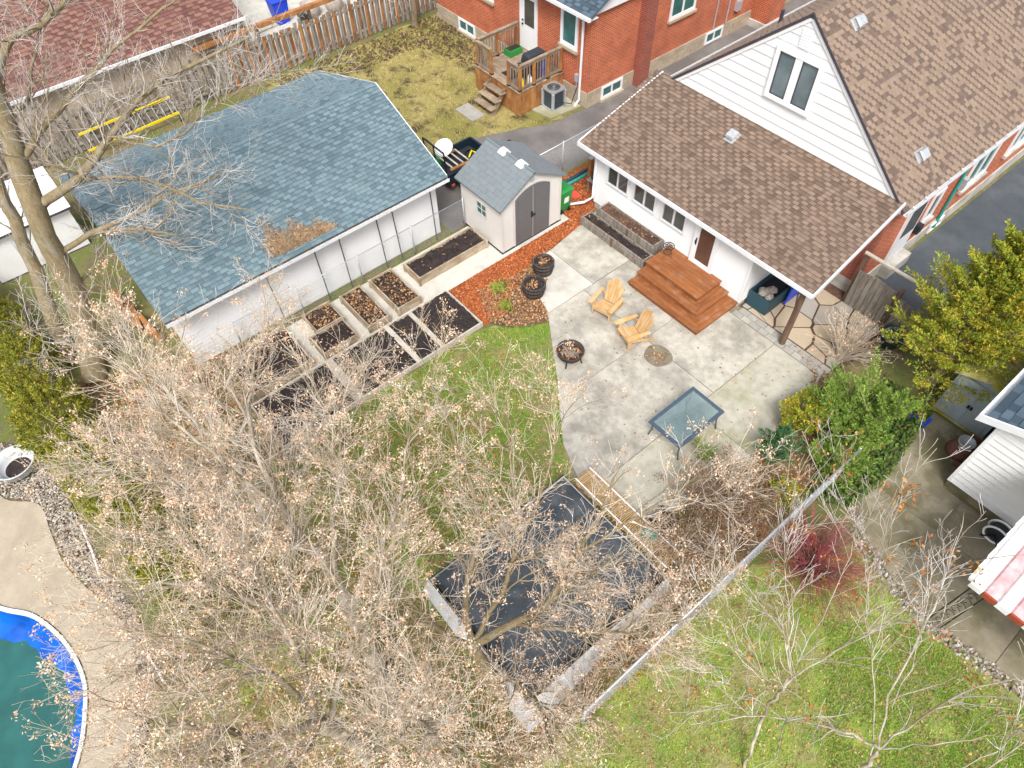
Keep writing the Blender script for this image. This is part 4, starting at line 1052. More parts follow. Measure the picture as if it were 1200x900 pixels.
def adirondack(label, loc, rz):
    t = thing('adirondack_chair', label, 'chair', (0, 0, 0), 'slatted garden chairs on the patio'); m = 'resin_tan'
    for s in (-1, 1):
        MB().hexa([(s*.29-.02, -.36, 0), (s*.29+.02, -.36, 0), (s*.29+.02, -.25, 0), (s*.29-.02, -.25, 0), (s*.29-.02, -.36, .53), (s*.29+.02, -.36, .53), (s*.29+.02, -.25, .53), (s*.29-.02, -.25, .53)]).build('leg', m, t)
        MB().hexa([(s*.26-.018, .5, 0), (s*.26+.018, .5, 0), (s*.26+.018, .62, 0), (s*.26-.018, .62, 0), (s*.26-.018, -.36, .27), (s*.26+.018, -.36, .27), (s*.26+.018, -.34, .38), (s*.26-.018, -.34, .38)]).build('stringer', m, t)
        pts = [(s*.36-.07, -.46), (s*.36+.07, -.46), (s*.36+.075, -.2), (s*.36+.05, .28), (s*.36-.045, .28), (s*.36-.075, -.2)]
        MB().poly(pts, .535, .56).build('armrest', m, t, bevel=.006)
        MB().bar((s*.35, .2, .535), (s*.33, .3, .3), .05, .03).build('arm_brace', m, t)
    for i in range(6):
        y = -.4+i*.095; z = .375-.135*(i/5)
        MB().hexa([(-.28, y, z-.012), (.28, y, z-.012), (.28, y+.085, z-.032), (-.28, y+.085, z-.032), (-.28, y, z+.01), (.28, y, z+.01), (.28, y+.085, z-.01), (-.28, y+.085, z-.01)]).build('seat_slat', m, t, bevel=.004)
    for i in range(5):
        u = (i-2); top = .98-.035*u*u
        a = Vector((u*.088, .16, .25)); b = Vector((u*.115, .16+(top-.25)*.42, top))
        d = (b-a); wv = Vector((.041, 0, 0)); w2 = Vector((.052, 0, 0)); nn = Vector((0, -.02, .01))
        MB().hexa([a-wv, a+wv, b+w2, b-w2, a-wv-nn, a+wv-nn, b+w2-nn, b-w2-nn]).build('back_slat', m, t, bevel=.004)
    for z in (.42, .75): MB().bar((-.3, .195+(z-.25)*.42, z), (.3, .195+(z-.25)*.42, z), .03, .06).build('back_rail', m, t)
    MB().bar((-.27, -.35, .3), (.27, -.35, .3), .03, .1).build('front_rail', m, t)
    t.location = loc; t.rotation_euler = (0, 0, rz)
adirondack('tan slatted garden chair nearer the long grey planters', (-9.52, 11.32, .032), R(12))
adirondack('tan slatted garden chair nearer the round damp stain', (-8.22, 11.12, .032), R(-16))
fp = thing('fire_pit', 'round black steel fire pit full of ash and sticks on the patio', 'fire pit', (-8.86, 9.2, .03))
MB().lathe([(.08, .14), (.25, .17), (.36, .28), (.37, .4), (.4, .41), (.4, .43), (.35, .43), (.34, .3), (.2, .22)], (-8.86, 9.2, .03), 28).build('bowl', 'rust_steel', fp, smooth=True)
MB().lathe([(.0, .27), (.2, .29), (.33, .3), (.33, .25)], (-8.86, 9.2, .03), 20).build('ash', 'ash', fp)
for k in range(4):
    a = k*math.pi/2+.5; c, s = math.cos(a), math.sin(a)
    MB().tube([(-8.86+c*.3, 9.2+s*.3, .26), (-8.86+c*.36, 9.2+s*.36, .03)], .02, 6).build('leg', 'black_steel', fp)
for k in range(14):
    a = rng.uniform(0, 3.14); r_ = rng.uniform(.08, .26); ox, oy = rng.uniform(-.1, .1), rng.uniform(-.1, .1)
    MB().tube([(-8.86+ox-math.cos(a)*r_, 9.2+oy-math.sin(a)*r_, .34+rng.random()*.05), (-8.86+ox+math.cos(a)*r_, 9.2+oy+math.sin(a)*r_, .36+rng.random()*.1)], .012, 5).build('stick', 'grey_wood', fp)
litter('charred_leaves', np.array([(-8.86+rng.gauss(0, .14), 9.2+rng.gauss(0, .14), .35) for _ in range(140)]), .04, 'leaf_litter', fp)
tt = thing('patio_table', 'rectangular glass topped patio table with dark frame', 'table', (-5.12, 9.8, .03))
tx0, tx1, ty0, ty1 = -5.66, -4.58, 8.94, 10.66
for b in ((tx0, tx1, ty0, ty0+.1), (tx0, tx1, ty1-.1, ty1), (tx0, tx0+.1, ty0+.1, ty1-.1), (tx1-.1, tx1, ty0+.1, ty1-.1)): B('frame_bar', 'slate_frame' if 'slate_frame' in MATS else mat('slate_frame', '#4a5a6a', rough=.4, var=.08), tt, *b, .70, .74, bevel=.008)
B('glass_top', 'table_glass', tt, tx0+.09, tx1-.09, ty0+.09, ty1-.09, .722, .732)
for x, y in ((tx0+.08, ty0+.12), (tx1-.08, ty0+.12), (tx0+.08, ty1-.12), (tx1-.08, ty1-.12)):
    cx = x+(.06 if x < -5.1 else -.06)*-1; MB().tube([(x, y, .7), (x, y, .35), (cx, y, .03)], .02, 8).build('leg', 'slate_frame', tt)
q = MB().tube([(tx0+.1, ty0+.3, .5), (-5.12, 9.8, .42), (tx1-.1, ty1-.3, .5)], .014, 6); q.build('brace', 'slate_frame', tt)
MB().tube([(tx1-.1, ty0+.3, .5), (-5.12, 9.8, .45), (tx0+.1, ty1-.3, .5)], .014, 6).build('brace', 'slate_frame', tt)
MB().lathe([(.35, .38), (.36, .4), (.02, .4)], (-5.12, 9.8, .03), 20).build('lower_shelf', 'table_glass', tt)
# round damp stain with leaves beside the chair
mat('damp', '#7d7462', var=.2, scale=6, c2='#8f8672', s2=3, fine=.25)
cx, cy = at(771, 417, .03).xy
ds = struct(MB().add([(cx+math.cos(a)*.41*(1+.06*math.sin(a*3)), cy+math.sin(a)*.41*(1+.06*math.cos(a*2)), .037) for a in [k*math.pi/20 for k in range(40)]], [tuple(range(40))]).build('damp_patch', 'damp'))
ll = litter('damp_leaves', np.array([(cx+rng.gauss(0, .17), cy+rng.gauss(0, .17), .045) for _ in range(80)]), .03, 'leaf_litter', org=(cx, cy, 0)); tag(ll, 'small tan leaves on the round damp stain', 'leaves')
ps = thing('plant_stand', 'small round black wire stand on the top wooden step', 'plant stand', (-9.6, 13.95, .56))
for r_, z in ((.17, .45), (.1, .45), (.12, .2)):
    MB().tube([(-9.6+math.cos(a)*r_, 13.95+math.sin(a)*r_, .56+z) for a in [k*math.pi/10 for k in range(21)]], .012, 6).build('ring', 'black_steel', ps)
for k in range(6):
    a = k*math.pi/3; MB().tube([(-9.6, 13.95, 1.01), (-9.6+math.cos(a)*.17, 13.95+math.sin(a)*.17, 1.01)], .008, 5).build('spoke', 'black_steel', ps)
for k in range(3):
    a = k*2.094+.4; MB().tube([(-9.6+math.cos(a)*.16, 13.95+math.sin(a)*.16, 1.01), (-9.6+math.cos(a)*.1, 13.95+math.sin(a)*.1, .76), (-9.6+math.cos(a)*.17, 13.95+math.sin(a)*.17, .562)], .01, 6).build('leg', 'cedar_wood', ps)
def barrel(label, x, y, r=.34, h=.46):
    t = thing('barrel_planter', label, 'planter', (x, y, .02), 'half barrels beside the mulch')
    n = 16
    for i in range(n):
        a0, a1 = 2*math.pi*i/n+.012, 2*math.pi*(i+1)/n-.012
        def rg(z, rr): return [(x+math.cos(a0)*rr, y+math.sin(a0)*rr, z), (x+math.cos(a1)*rr, y+math.sin(a1)*rr, z), (x+math.cos(a1)*(rr-.03), y+math.sin(a1)*(rr-.03), z), (x+math.cos(a0)*(rr-.03), y+math.sin(a0)*(rr-.03), z)]
        q = MB(); z0 = .02; rings = [(0, r*.84), (h*.5, r*.97), (h, r)]
        V = []; 
        for z, rr in rings: V += rg(z0+z, rr)
        F = [(3, 2, 1, 0), (8, 9, 10, 11)]
        for k in (0, 4): F += [(k+j, k+(j+1) % 4, k+4+(j+1) % 4, k+4+j) for j in range(4)]
        q.add(V, F).build('stave', 'barrel_wood', t)
    for z, rr in ((.08, r*.87+.012), (.26, r*.975+.012), (.4, r+.008)):
        MB().lathe([(rr-.01, 0), (rr, 0), (rr+.003, .035), (rr-.008, .035)], (x, y, .02+z), 28, close=True).build('hoop', 'black_steel', t)
    MB().lathe([(.0, h-.05), (r*.5, h-.04), (r-.03, h-.07), (r-.03, h-.2)], (x, y, .02), 24).build('soil', 'soil', t)
    litter('dead_leaves', np.array([(x+rng.gauss(0, r*.33), y+rng.gauss(0, r*.33), h-.01) for _ in range(60)]), .035, 'leaf_litter', t)
barrel('half barrel planter of dark soil, nearer to the cream shed', -12.05, 11.0)
barrel('half barrel planter of dark soil, nearer to the green lawn', -11.52, 10.15, .36)

# ------------------------------------------------------------------ bins, porch things, gate
gb = thing('green_bin', 'green wheeled bin beside the cream shed', 'bin', (-13.95, 13.5, .01))
MB().hexa([(-14.2, 13.28, .08), (-13.72, 13.28, .08), (-13.72, 13.68, .08), (-14.2, 13.68, .08), (-14.25, 13.22, .9), (-13.66, 13.22, .9), (-13.66, 13.74, .9), (-14.25, 13.74, .9)]).build('body', 'green_bin', gb, bevel=.03)
MB().hexa([(-14.29, 13.19, .901), (-13.62, 13.19, .901), (-13.62, 13.77, .901), (-14.29, 13.77, .901), (-14.22, 13.25, .97), (-13.7, 13.25, .97), (-13.7, 13.71, .97), (-14.22, 13.71, .97)]).build('lid', 'green_bin', gb, bevel=.015)
B('lid_sticker', 'white_trim', gb, -14.15, -13.98, 13.3, 13.44, .9705, .973)
q = MB().hexa([(-13.697, 13.38, .42), (-13.690, 13.38, .42), (-13.690, 13.58, .42), (-13.697, 13.58, .42), (-13.684, 13.38, .66), (-13.676, 13.38, .66), (-13.676, 13.58, .66), (-13.684, 13.58, .66)]); q.build('emblem', 'white_trim', gb)
for y in (13.3, 13.62): MB().tube([(-13.74, y-.04, .1), (-13.74, y+.04, .1)], .09, 14).build('wheel', 'black_steel', gb)
MB().bar((-14.26, 13.25, .93), (-14.26, 13.72, .93), .03).build('handle', 'green_bin', gb)
tbx = thing('storage_bin', 'open dark teal storage bin holding pale stones under the porch', 'storage bin', (-6.65, 15.4, .04))
x0, x1, y0, y1 = -7.0, -6.28, 14.72, 16.15
B('base', 'teal_box', tbx, x0, x1, y0, y1, .05, .1)
for b in ((x0, x1, y0, y0+.04), (x0, x1, y1-.04, y1), (x0, x0+.04, y0+.041, y1-.041), (x1-.04, x1, y0+.041, y1-.041)): B('side', 'teal_box', tbx, *b, .101, .62, bevel=.01)
B('rim', 'teal_box', tbx, x1, x1+.03, y0, y1, .57, .63); B('filling', 'dark_plastic', tbx, x0+.042, x1-.042, y0+.042, y1-.042, .101, .42)
for k, (dx, dy, s, w) in enumerate(((.2, .35, .2, 'largest'), (.42, .3, .17, 'middle'), (.3, .6, .16, 'smallest'))):
    me = MB(); P_ = []
    r_ = random.Random(k+40); m_ = MB().lathe([(.02, 0), (s*.8, s*.15), (s, s*.45), (s*.6, s*.8), (.03, s*.9)], (x0+dx+.1, y0+dy, .421), 9)
    m_.v = [(p[0]+r_.uniform(-.03, .03), p[1]+r_.uniform(-.03, .03), p[2]+r_.uniform(-.01, .03)) for p in m_.v]
    tag(m_.build('rock', 'stone_grey', None, org=(x0+dx+.1, y0+dy, .421)), f'pale grey rock in the teal storage bin, {w} of three', 'rock', 'rocks in the storage bin')
bl = thing('blue_board', 'bright blue plastic lid standing behind the teal storage bin', 'board', (-6.2, 15.9, .04))
MB().hexa([(-6.22, 15.55, .04), (-6.18, 15.55, .04), (-6.18, 16.3, .04), (-6.22, 16.3, .04), (-6.17, 15.55, .75), (-6.13, 15.55, .75), (-6.13, 16.3, .75), (-6.17, 16.3, .75)]).build('panel', 'blue_plastic', bl); B('edge', 'blue_plastic', bl, -6.19, -6.10, 15.53, 16.32, .751, .78)
gt = thing('wooden_gate', 'weathered grey board gate beside the porch', 'gate', (-4.5, 17, 0))
for i in range(7):
    x = -5.08+i*.17; MB().hexa([(x, 16.96, .06), (x+.155, 16.96, .06), (x+.155, 16.985, .06), (x, 16.985, .06), (x, 17.0, 1.42-.02*abs(i-3)), (x+.155, 17.0, 1.42-.02*abs(i-3.2)), (x+.155, 17.025, 1.42-.02*abs(i-3.2)), (x, 17.025, 1.42-.02*abs(i-3))]).build('board', 'grey_wood', gt)
for z in (.3, 1.1): B('rail', 'grey_wood', gt, -5.08, -3.9, 17.03, 17.08, z, z+.1)
MB().bar((-3.82, 17.0, 0), (-3.8, 17.02, 1.5), .12, .12).build('post', 'post_wood', gt)
MB().bar((-5.13, 17.1, 0), (-5.12, 17.12, 1.85), .1, .1).build('post', 'post_wood', gt)
MB().tube([(-5.2, 17.12, 1.9), (-3.5, 17.12, 1.9)], .055, 10).build('top_pole', 'bed_wood', gt)
sf = thing('board_fence', 'short grey board fence half hidden behind the tall conifer', 'fence', (-3.2, 17.05, 0))
for i in range(6): B('board', 'grey_wood', sf, -3.72+i*.17, -3.57+i*.17, 17.0, 17.03, .05, 1.2+rng.uniform(-.05, .05))
B('rail', 'grey_wood', sf, -3.72, -2.7, 17.031, 17.07, .9, 1.0)
dt = thing('dark_tub', 'dark blue tub on the ground beside the wooden gate', 'tub', (-3.3, 16.5, 0))
MB().lathe([(.24, 0), (.33, .42), (.36, .44), (.31, .44), (.22, .08)], (-3.3, 16.55, .005), 18).build('body', 'teal_box', dt, smooth=True); MB().tube([(-3.3-.3, 16.55, .44), (-3.3, 16.5, .55), (-3.0, 16.55, .44)], .012, 6).build('handle', 'black_steel', dt)
sb = thing('side_table', 'small grey box table standing at the sunroom end', 'table', (-13.75, 15.0, 0))
B('top', 'grey_wood', sb, -14.05, -13.5, 14.75, 15.35, .5, .54)
for x, y in ((-14.02, 14.78), (-13.57, 14.78), (-14.02, 15.28), (-13.57, 15.28)): B('leg', 'grey_wood', sb, x, x+.05, y, y+.05, .013, .499)
q = B('black_crate', 'dark_plastic', None, -13.95, -13.6, 14.85, 15.2, .541, .7, org=(-13.8, 15, .541), bevel=.02); tag(q, 'black crate on the small box table by the sunroom end', 'crate')
wp_ = thing('timber_post', 'short orange brown timber post by the chain link fence', 'post', (-14.35, 15.2, 0))
B('shaft', 'cedar_wood', wp_, -14.42, -14.28, 15.15, 15.29, .013, 1.0, bevel=.01); B('cap', 'galv', wp_, -14.44, -14.26, 15.13, 15.31, 1.001, 1.02)
for k, (x, nm, m_) in enumerate(((-14.9, 'dark teal', 'teal_box'), (-14.72, 'light teal', 'teal_plastic'))):
    q = MB().tube([(x, 13.6, .06), (x+.05, 15.0, .08), (x+.02, 16.2, .06)], .06, 8).build('plastic_pipe', m_, None, org=(x, 14.9, 0), smooth=True); tag(q, nm+' pipe lying on the mulch beside the chain link fence', 'pipe', 'pipes on the mulch')
q = MB(); q.poly([(-14.35, 14.1), (-14.0, 14.15), (-13.95, 14.45), (-14.3, 14.5)], .013, .05); tag(q.build('red_tray', 'red_plastic', None, org=(-14.15, 14.3, 0), bevel=.01), 'small red plastic tray lying on the mulch', 'tray')

# ------------------------------------------------------------------ trailer
T = thing('utility_trailer', 'black utility trailer with mesh ramp parked on the grey lane', 'trailer', (-17.6, 12, 0))
tx0, tx1, ty0, ty1, tz = -18.28, -17.0, 11.02, 12.98, .45
B('floor', 'dark_plastic', T, tx0, tx1, ty0, ty1, tz, tz+.04)
for b in ((tx0, tx0+.04, ty0, ty1), (tx1-.04, tx1, ty0, ty1), (tx0+.041, tx1-.041, ty1-.04, ty1)):
    s_ = B('side', 'teal_dark' if 'teal_dark' in MATS else mat('teal_dark', '#1f2d38', rough=.4, var=.1), T, *b, tz+.041, .82)
B('top_rail', 'teal_dark', T, tx0-.02, tx0+.05, ty0, ty1, .821, .86); B('top_rail', 'teal_dark', T, tx1-.05, tx1+.02, ty0, ty1, .821, .86); B('top_rail', 'teal_dark', T, tx0+.051, tx1-.051, ty1-.05, ty1+.02, .821, .86)
rp = MB()
for x in (tx0+.05, (tx0+tx1)/2, tx1-.05): rp.bar((x, ty0, tz), (x, ty0-.05, 1.75), .04)
rp.bar((tx0+.05, ty0-.05, 1.75), (tx1-.05, ty0-.05, 1.75), .04)
for k in range(12): rp.bar((tx0+.05, ty0-.02, .6+k*.095), (tx1-.05, ty0-.02, .6+k*.095), .012)
rp.build('ramp_gate', 'black_steel', T)
for x in (tx1+.14, tx0-.14):
    w = MB().tube([(x-.09, 11.75, .3), (x+.09, 11.75, .3)], .29, 22).build('wheel', 'black_steel', T)
    s = 1 if x > -17.6 else -1
    MB().tube([(x+s*.091, 11.75, .3), (x+s*.1, 11.75, .3)], .18, 16).build('rim', 'alu', w)
    MB().tube([(x+s*.101, 11.75, .3), (x+s*.13, 11.75, .3)], .06, 8).build('hub', 'galv', w)
    fd = MB(); pts = [(11.75+.37*math.cos(a), .3+.36*math.sin(a)) for a in [k*math.pi/8 for k in range(9)]]
    for (a, b) in zip(pts[:-1], pts[1:]): fd.hexa([(x-.12, a[0], a[1]), (x+.12, a[0], a[1]), (x+.12, b[0], b[1]), (x-.12, b[0], b[1]), (x-.12, a[0], a[1]+.02), (x+.12, a[0], a[1]+.02), (x+.12, b[0], b[1]+.02), (x-.12, b[0], b[1]+.02)])
    fd.build('fender', 'teal_dark', T)
B('tail_light', 'red_plastic', T, tx1+.05, tx1+.09, 11.1, 11.22, .4, .48)
q = MB().bar((-17.3, ty1, .42), (-17.64, 14.3, .42), .06); q.bar((-17.98, ty1, .42), (-17.64, 14.3, .42), .06); q.tube([(-17.64, 14.2, .4), (-17.64, 14.2, .01)], .03, 8); q.build('tongue', 'black_steel', T)
wr = thing('wooden_rack', 'orange wooden rack frame lying in the trailer', 'rack', (-17.5, 11.7, .5))
for x in (-18.0, -17.15): MB().bar((x, 11.25, .9), (x+.02, 12.1, .88), .1, .05).build('rail', 'cedar_wood', wr)
for k in range(4): MB().bar((-17.95, 11.35+k*.23, .93), (-17.18, 11.35+k*.23, .93), .05, .03).build('rung', 'bed_wood', wr)
dsx = MB().lathe([(.02, -.04), (.2, -.02), (.32, .03), (.32, .045), (.2, 0), (.02, -.02)], (0, 0, 0), 24)
dish = thing('satellite_dish', 'white oval satellite dish standing in the trailer', 'dish', (-18.0, 11.65, .5))
rotm = Matrix.Rotation(R(62), 3, Vector((.5, .8, 0)))
dsx.v = [tuple(Vector((-18.0, 11.6, 1.18))+rotm @ Vector((p[0]*.9, p[1]*1.1, p[2]))) for p in dsx.v]; dsx.build('reflector', 'white_trim', dish, smooth=True)
MB().tube([(-18.0, 11.6, 1.1), (-18.05, 11.65, .5)], .02, 6).build('mast', 'galv', dish)
for k in range(3):
    q = MB().tube([(-17.6+math.cos(a)*(.32-.03*k), 12.5+math.sin(a)*(.3-.03*k), .62+.06*k+.02*math.sin(a*3)) for a in [j*math.pi/10 for j in range(21)]], .018, 6)
    tag(q.build('cable_coil', 'black_steel', None, org=(-17.6, 12.5, .5), smooth=True), 'black hose coil in the front of the trailer, '+('largest', 'middle', 'smallest')[k]+' loop', 'hose', 'hose coils in the trailer')
q = MB().tube([(-17.35, 12.2, .85), (-17.45, 12.4, .98), (-17.35, 12.5, .9)], .03, 6); tag(q.build('yellow_tool', 'yellow_paint', None, org=(-17.4, 12.3, .5)), 'yellow tool handle lying among the trailer hoses', 'tool')
B('trailer_load', 'dark_plastic', T, tx0+.1, tx1-.1, 11.2, 12.8, tz+.042, .62)
q = B('green_sack', 'green_bin', None, -18.2, -17.85, 11.08, 11.4, .622, .95, org=(-18, 11.2, .6), bevel=.06); tag(q, 'green and white sack in the trailer corner by the ramp', 'sack')

# ------------------------------------------------------------------ neighbour deck things
gr = thing('gas_grill', 'black gas barbecue on the raised wooden deck', 'barbecue', (-19.6, 17, DZ))
B('cart', 'bbq_black', gr, -19.85, -19.35, 16.75, 17.5, DZ+.02, DZ+.62, bevel=.01)
MB().hexa([(-19.9, 16.7, DZ+.62), (-19.3, 16.7, DZ+.62), (-19.3, 17.55, DZ+.62), (-19.9, 17.55, DZ+.62), (-19.78, 16.72, DZ+1.0), (-19.42, 16.72, DZ+1.0), (-19.42, 17.53, DZ+1.0), (-19.78, 17.53, DZ+1.0)]).build('lid', 'bbq_black', gr, bevel=.06)
for y in (16.3, 17.56): B('side_shelf', 'bbq_black', gr, -19.85, -19.35, y, y+.38, DZ+.6, DZ+.64)
MB().bar((-19.93, 16.85, DZ+.82), (-19.93, 17.4, DZ+.82), .03).build('handle', 'galv', gr)
for y in (16.8, 17.4): B('leg', 'black_steel', gr, -19.8, -19.4, y, y+.04, DZ+.001, DZ+.02)
for k, (y, m_, nm) in enumerate(((16.25, 'yellow_paint', 'yellow'), (16.62, 'white_trim', 'white'))):
    q = MB().lathe([(.08, 0), (.1, .03), (.1, .3), (.05, .36), (.05, .4)], (-19.24, y, DZ), 12).build('jug', m_, None, org=(-19.24, y, DZ), smooth=True); tag(q, nm+' jug standing behind the deck railing', 'jug', 'jugs on the deck')
q = MB().tube([(-19.24, 17.3, DZ+.001), (-19.24, 17.3, DZ+.85)], .07, 8).build('fabric_bundle', 'blue_plastic', None, org=(-19.24, 17.3, DZ)); tag(q, 'rolled blue fabric bundle behind the deck railing', 'bundle')
gpl = thing('green_planter', 'green trough planter on the far corner of the deck', 'planter', (-21.4, 17.6, DZ)); B('trough', 'green_bin', gpl, -21.6, -21.2, 17.3, 17.95, DZ+.001, DZ+.25, bevel=.02); B('soil', 'soil', gpl, -21.56, -21.24, 17.34, 17.91, DZ+.2, DZ+.255)
mt_ = B('door_mat', 'dark_plastic', None, -20.6, -19.95, 16.35, 16.85, DZ+.002, DZ+.015, org=(-20.3, 16.6, DZ)); tag(mt_, 'dark door mat on the wooden deck', 'mat')
ac = thing('air_conditioner', 'round cornered grey air conditioner on a concrete pad', 'air conditioner', (-18.65, 17.4, .05))
acx, acy = -18.7, 17.4
def rrect(w, k=.13):
    out = []
    for sx, sy in ((1, 1), (-1, 1), (-1, -1), (1, -1)):
        for j in range(5):
            a = {(1, 1): 0, (-1, 1): 90, (-1, -1): 180, (1, -1): 270}[(sx, sy)]+j*22.5
            out.append((acx+sx*(w-k)+k*math.cos(R(a)), acy+sy*(w-k)+k*math.sin(R(a))))
    return out
MB().poly(rrect(.30), .1, .78).build('coil_body', mat('ac_coil', '#3f5058', rough=.5, var=.15), ac)
MB().poly(rrect(.35), .06, .11).build('base_pan', 'galv', ac); MB().poly(rrect(.35), .781, .84).build('top_cover', 'alu', ac)
for x, y in ((.3, .3), (-.3, .3), (.3, -.3), (-.3, -.3)): MB().box(acx+x-.05, acx+x+.05, acy+y-.05, acy+y+.05, .11, .78).build('corner_panel', 'galv', ac, bevel=.02)
q = MB().lathe([(.05, .0), (.25, .0), (.26, .012), (.05, .012)], (acx, acy, .841), 20, close=True); q.build('fan_opening', 'dark_plastic', ac)
for k in range(4):
    r_ = .06+k*.06; MB().tube([(acx+math.cos(a)*r_, acy+math.sin(a)*r_, .86) for a in [j*math.pi/8 for j in range(17)]], .006, 4).build('guard_ring', 'alu', ac)
for k in range(10): MB().tube([(acx+.352, acy-.24+k*.053, .12), (acx+.352, acy-.24+k*.053, .78)], .005, 4).build('louver', 'dark_pole', ac)
MB().tube([(acx+.35, acy+.1, .3), (acx+.6, acy+.4, .25), (acx+.45, acy+.8, .7)], .02, 6).build('line_set', 'black_steel', ac)
pd = struct(MB().poly([(-19.05, 16.6), (-18.1, 16.75), (-18.0, 18.2), (-19.03, 18.2)], .006, .06).build('equipment_pad', 'concrete_moss'))

# ------------------------------------------------------------------ rink with tarp, bamboo screen
K = thing('backyard_rink', 'square board frame lined with dark grey tarp under the bare tree', 'rink', (-4.25, 4.3, 0))
kx0, kx1, ky0, ky1 = -6.05, -2.55, 2.2, 6.38
def skirt(a, b, h, n, out0, out1):
    """boards splayed outwards: foot out0..out1 from the top edge a-b"""
    a, b = Vector(a), Vector(b); d = (b-a)/n; o0, o1 = Vector(out0), Vector(out1)
    for i in range(n):
        t0, t1 = i/n+.003, (i+1)/n-.003
        p, q_ = a.lerp(b, t0), a.lerp(b, t1); f0, f1 = o0.lerp(o1, t0), o0.lerp(o1, t1); th = o0.normalized()*-.025; z = h+rng.uniform(-.02, .02)
        MB().hexa([p+f0, q_+f1, q_+f1+th, p+f0+th, p+UZ*z, q_+UZ*z, q_+UZ*z+th, p+UZ*z+th]).build('board', 'rink_board', K)
skirt((kx1, ky0, .01), (kx1, ky1, .01), .42, 2, (.36, -.3, 0), (.14, 0, 0)); skirt((kx0, ky0, .01), (kx1, ky0, .01), .40, 3, (-.03, -.2, 0), (.36, -.3, 0))
skirt((kx0, ky1, .01), (kx0, ky0, .01), .3, 3, (-.03, 0, 0), (-.03, 0, 0)); skirt((kx0, ky1, .01), (kx1, ky1, .01), .3, 2, (0, .03, 0), (0, .03, 0))
n1 = 44; X, Y = np.meshgrid(np.linspace(kx0+.08, kx1-.08, n1), np.linspace(ky0+.08, ky1-.08, n1), indexing='ij')
ed = np.minimum(np.minimum(X-kx0-.08, kx1-.08-X), np.minimum(Y-ky0-.08, ky1-.08-Y))
Z = .1+.26*np.exp(-ed/.07)+.03*np.sin(X*2.6+Y*1.1)*np.sin(Y*2.9-X*.6)+.03*np.abs(np.sin(X*3.1+Y*2.2+1.5*np.sin(Y*1.7)))**6+.025*np.abs(np.sin(Y*4.3-X*1.1+np.sin(X*2)))**8+nrng.normal(0, .006, X.shape)
idx = np.arange(n1*n1).reshape(n1, n1)
raw_mesh('tarp', np.stack([X, Y, Z], -1).reshape(-1, 3), np.stack([idx[:-1, :-1], idx[1:, :-1], idx[1:, 1:], idx[:-1, 1:]], -1).reshape(-1, 4), 'tarp', K, smooth=True)
litter('fallen_leaves', scatter([(kx0+.2, ky0+.2), (kx1-.2, ky0+.2), (kx1-.2, ky1-.2), (kx0+.2, ky1-.2)], 380, .16), .03, 'leaf_litter', K)
for a, b in (((kx0-.03, ky0, .44), (kx1, ky0, .44)), ((kx1, ky0, .52), (kx1, ky1, .52)), ((kx0-.02, ky0, .34), (kx0-.02, ky1, .34))): MB().tube([a, b], .014, 6).build('edge_rod', 'dark_pole', K)
for x, y in ((kx1+.05, 3.4), (kx1+.05, 5), (-4.8, ky0-.06), (-3.4, ky0-.06)): MB().bar((x, y, 0), (x, y, .45), .05).build('stake', 'grey_wood', K)
bs = thing('bamboo_screen', 'pale bamboo slat screen lying along the edge of the rink', 'screen', (-4.2, 6.8, 0))
for k in range(66):
    x = -5.75+k*.046; MB().tube([(x, 6.44+rng.uniform(-.03, .03), .4), (x, 7.08+rng.uniform(-.03, .03), .36)], .018, 5).build('slat', 'bamboo', bs)
for y in (6.52, 7.0): MB().bar((-5.77, y, .425), (-2.72, y, .425), .035, .012).build('cord', 'white_trim', bs)
for x in (-5.6, -4.2, -2.85):
    for y in (6.5, 7.02): MB().bar((x, y, .03), (x, y, .36), .06).build('support', 'bamboo', bs)
q = MB().poly([(-3.75, 6.65), (-3.4, 6.7), (-3.35, 6.95), (-3.7, 6.9)], .432, .445).build('teal_rag', 'teal_plastic', None, org=(-3.5, 6.8, .43)); tag(q, 'teal rag lying on the bamboo screen', 'rag')
x0, y0 = at(775, 612, .2).xy
raised_box('small black box planter with dead leaves near the bamboo screen', x0-.24, x0+.24, y0-.3, y0+.3, .32, m='dark_plastic', leaves=60, courses=1, group='black planter')

# ------------------------------------------------------------------ right neighbour things
aw = thing('striped_awning', 'pink and white striped metal awning on iron post', 'awning', (3, 11.5, 0))
for k in range(14):
    x = 1.66+k*.27; w = .268
    m_ = 'awning_white' if k % 2 == 0 else 'awning_pink'
    za, zb = 2.32, 2.75
    MB().hexa([(x, 10.05, za), (x+w, 10.05, za), (x+w, 13.55, zb), (x, 13.55, zb), (x+.03, 10.05, za+.05), (x+w-.03, 10.05, za+.05), (x+w-.03, 13.55, zb+.05), (x+.03, 13.55, zb+.05)]).build('panel', m_, aw)
    B('fascia_cap', 'awning_red' if k % 2 else 'awning_white', aw, x+.01, x+w-.01, 10.0, 10.048, za-.09, za+.05)
q = MB()
for k in range(11): q.hexa([(1.6, 10.05+k*.32, 2.33+k*.039), (1.655, 10.05+k*.32, 2.33+k*.039), (1.655, 10.36+k*.32, 2.36+k*.039), (1.6, 10.36+k*.32, 2.36+k*.039), (1.58, 10.05+k*.32, 2.42+k*.039), (1.655, 10.05+k*.32, 2.42+k*.039), (1.655, 10.36+k*.32, 2.43+k*.039), (1.6, 10.36+k*.32, 2.43+k*.039)])
q.build('side_trim', 'awning_white', aw)
ip = []
for x in (1.78, 2.06): MB().tube([(x, 10.25, .01), (x, 10.25, 2.3)], .014, 6).build('post_bar', 'black_steel', aw)
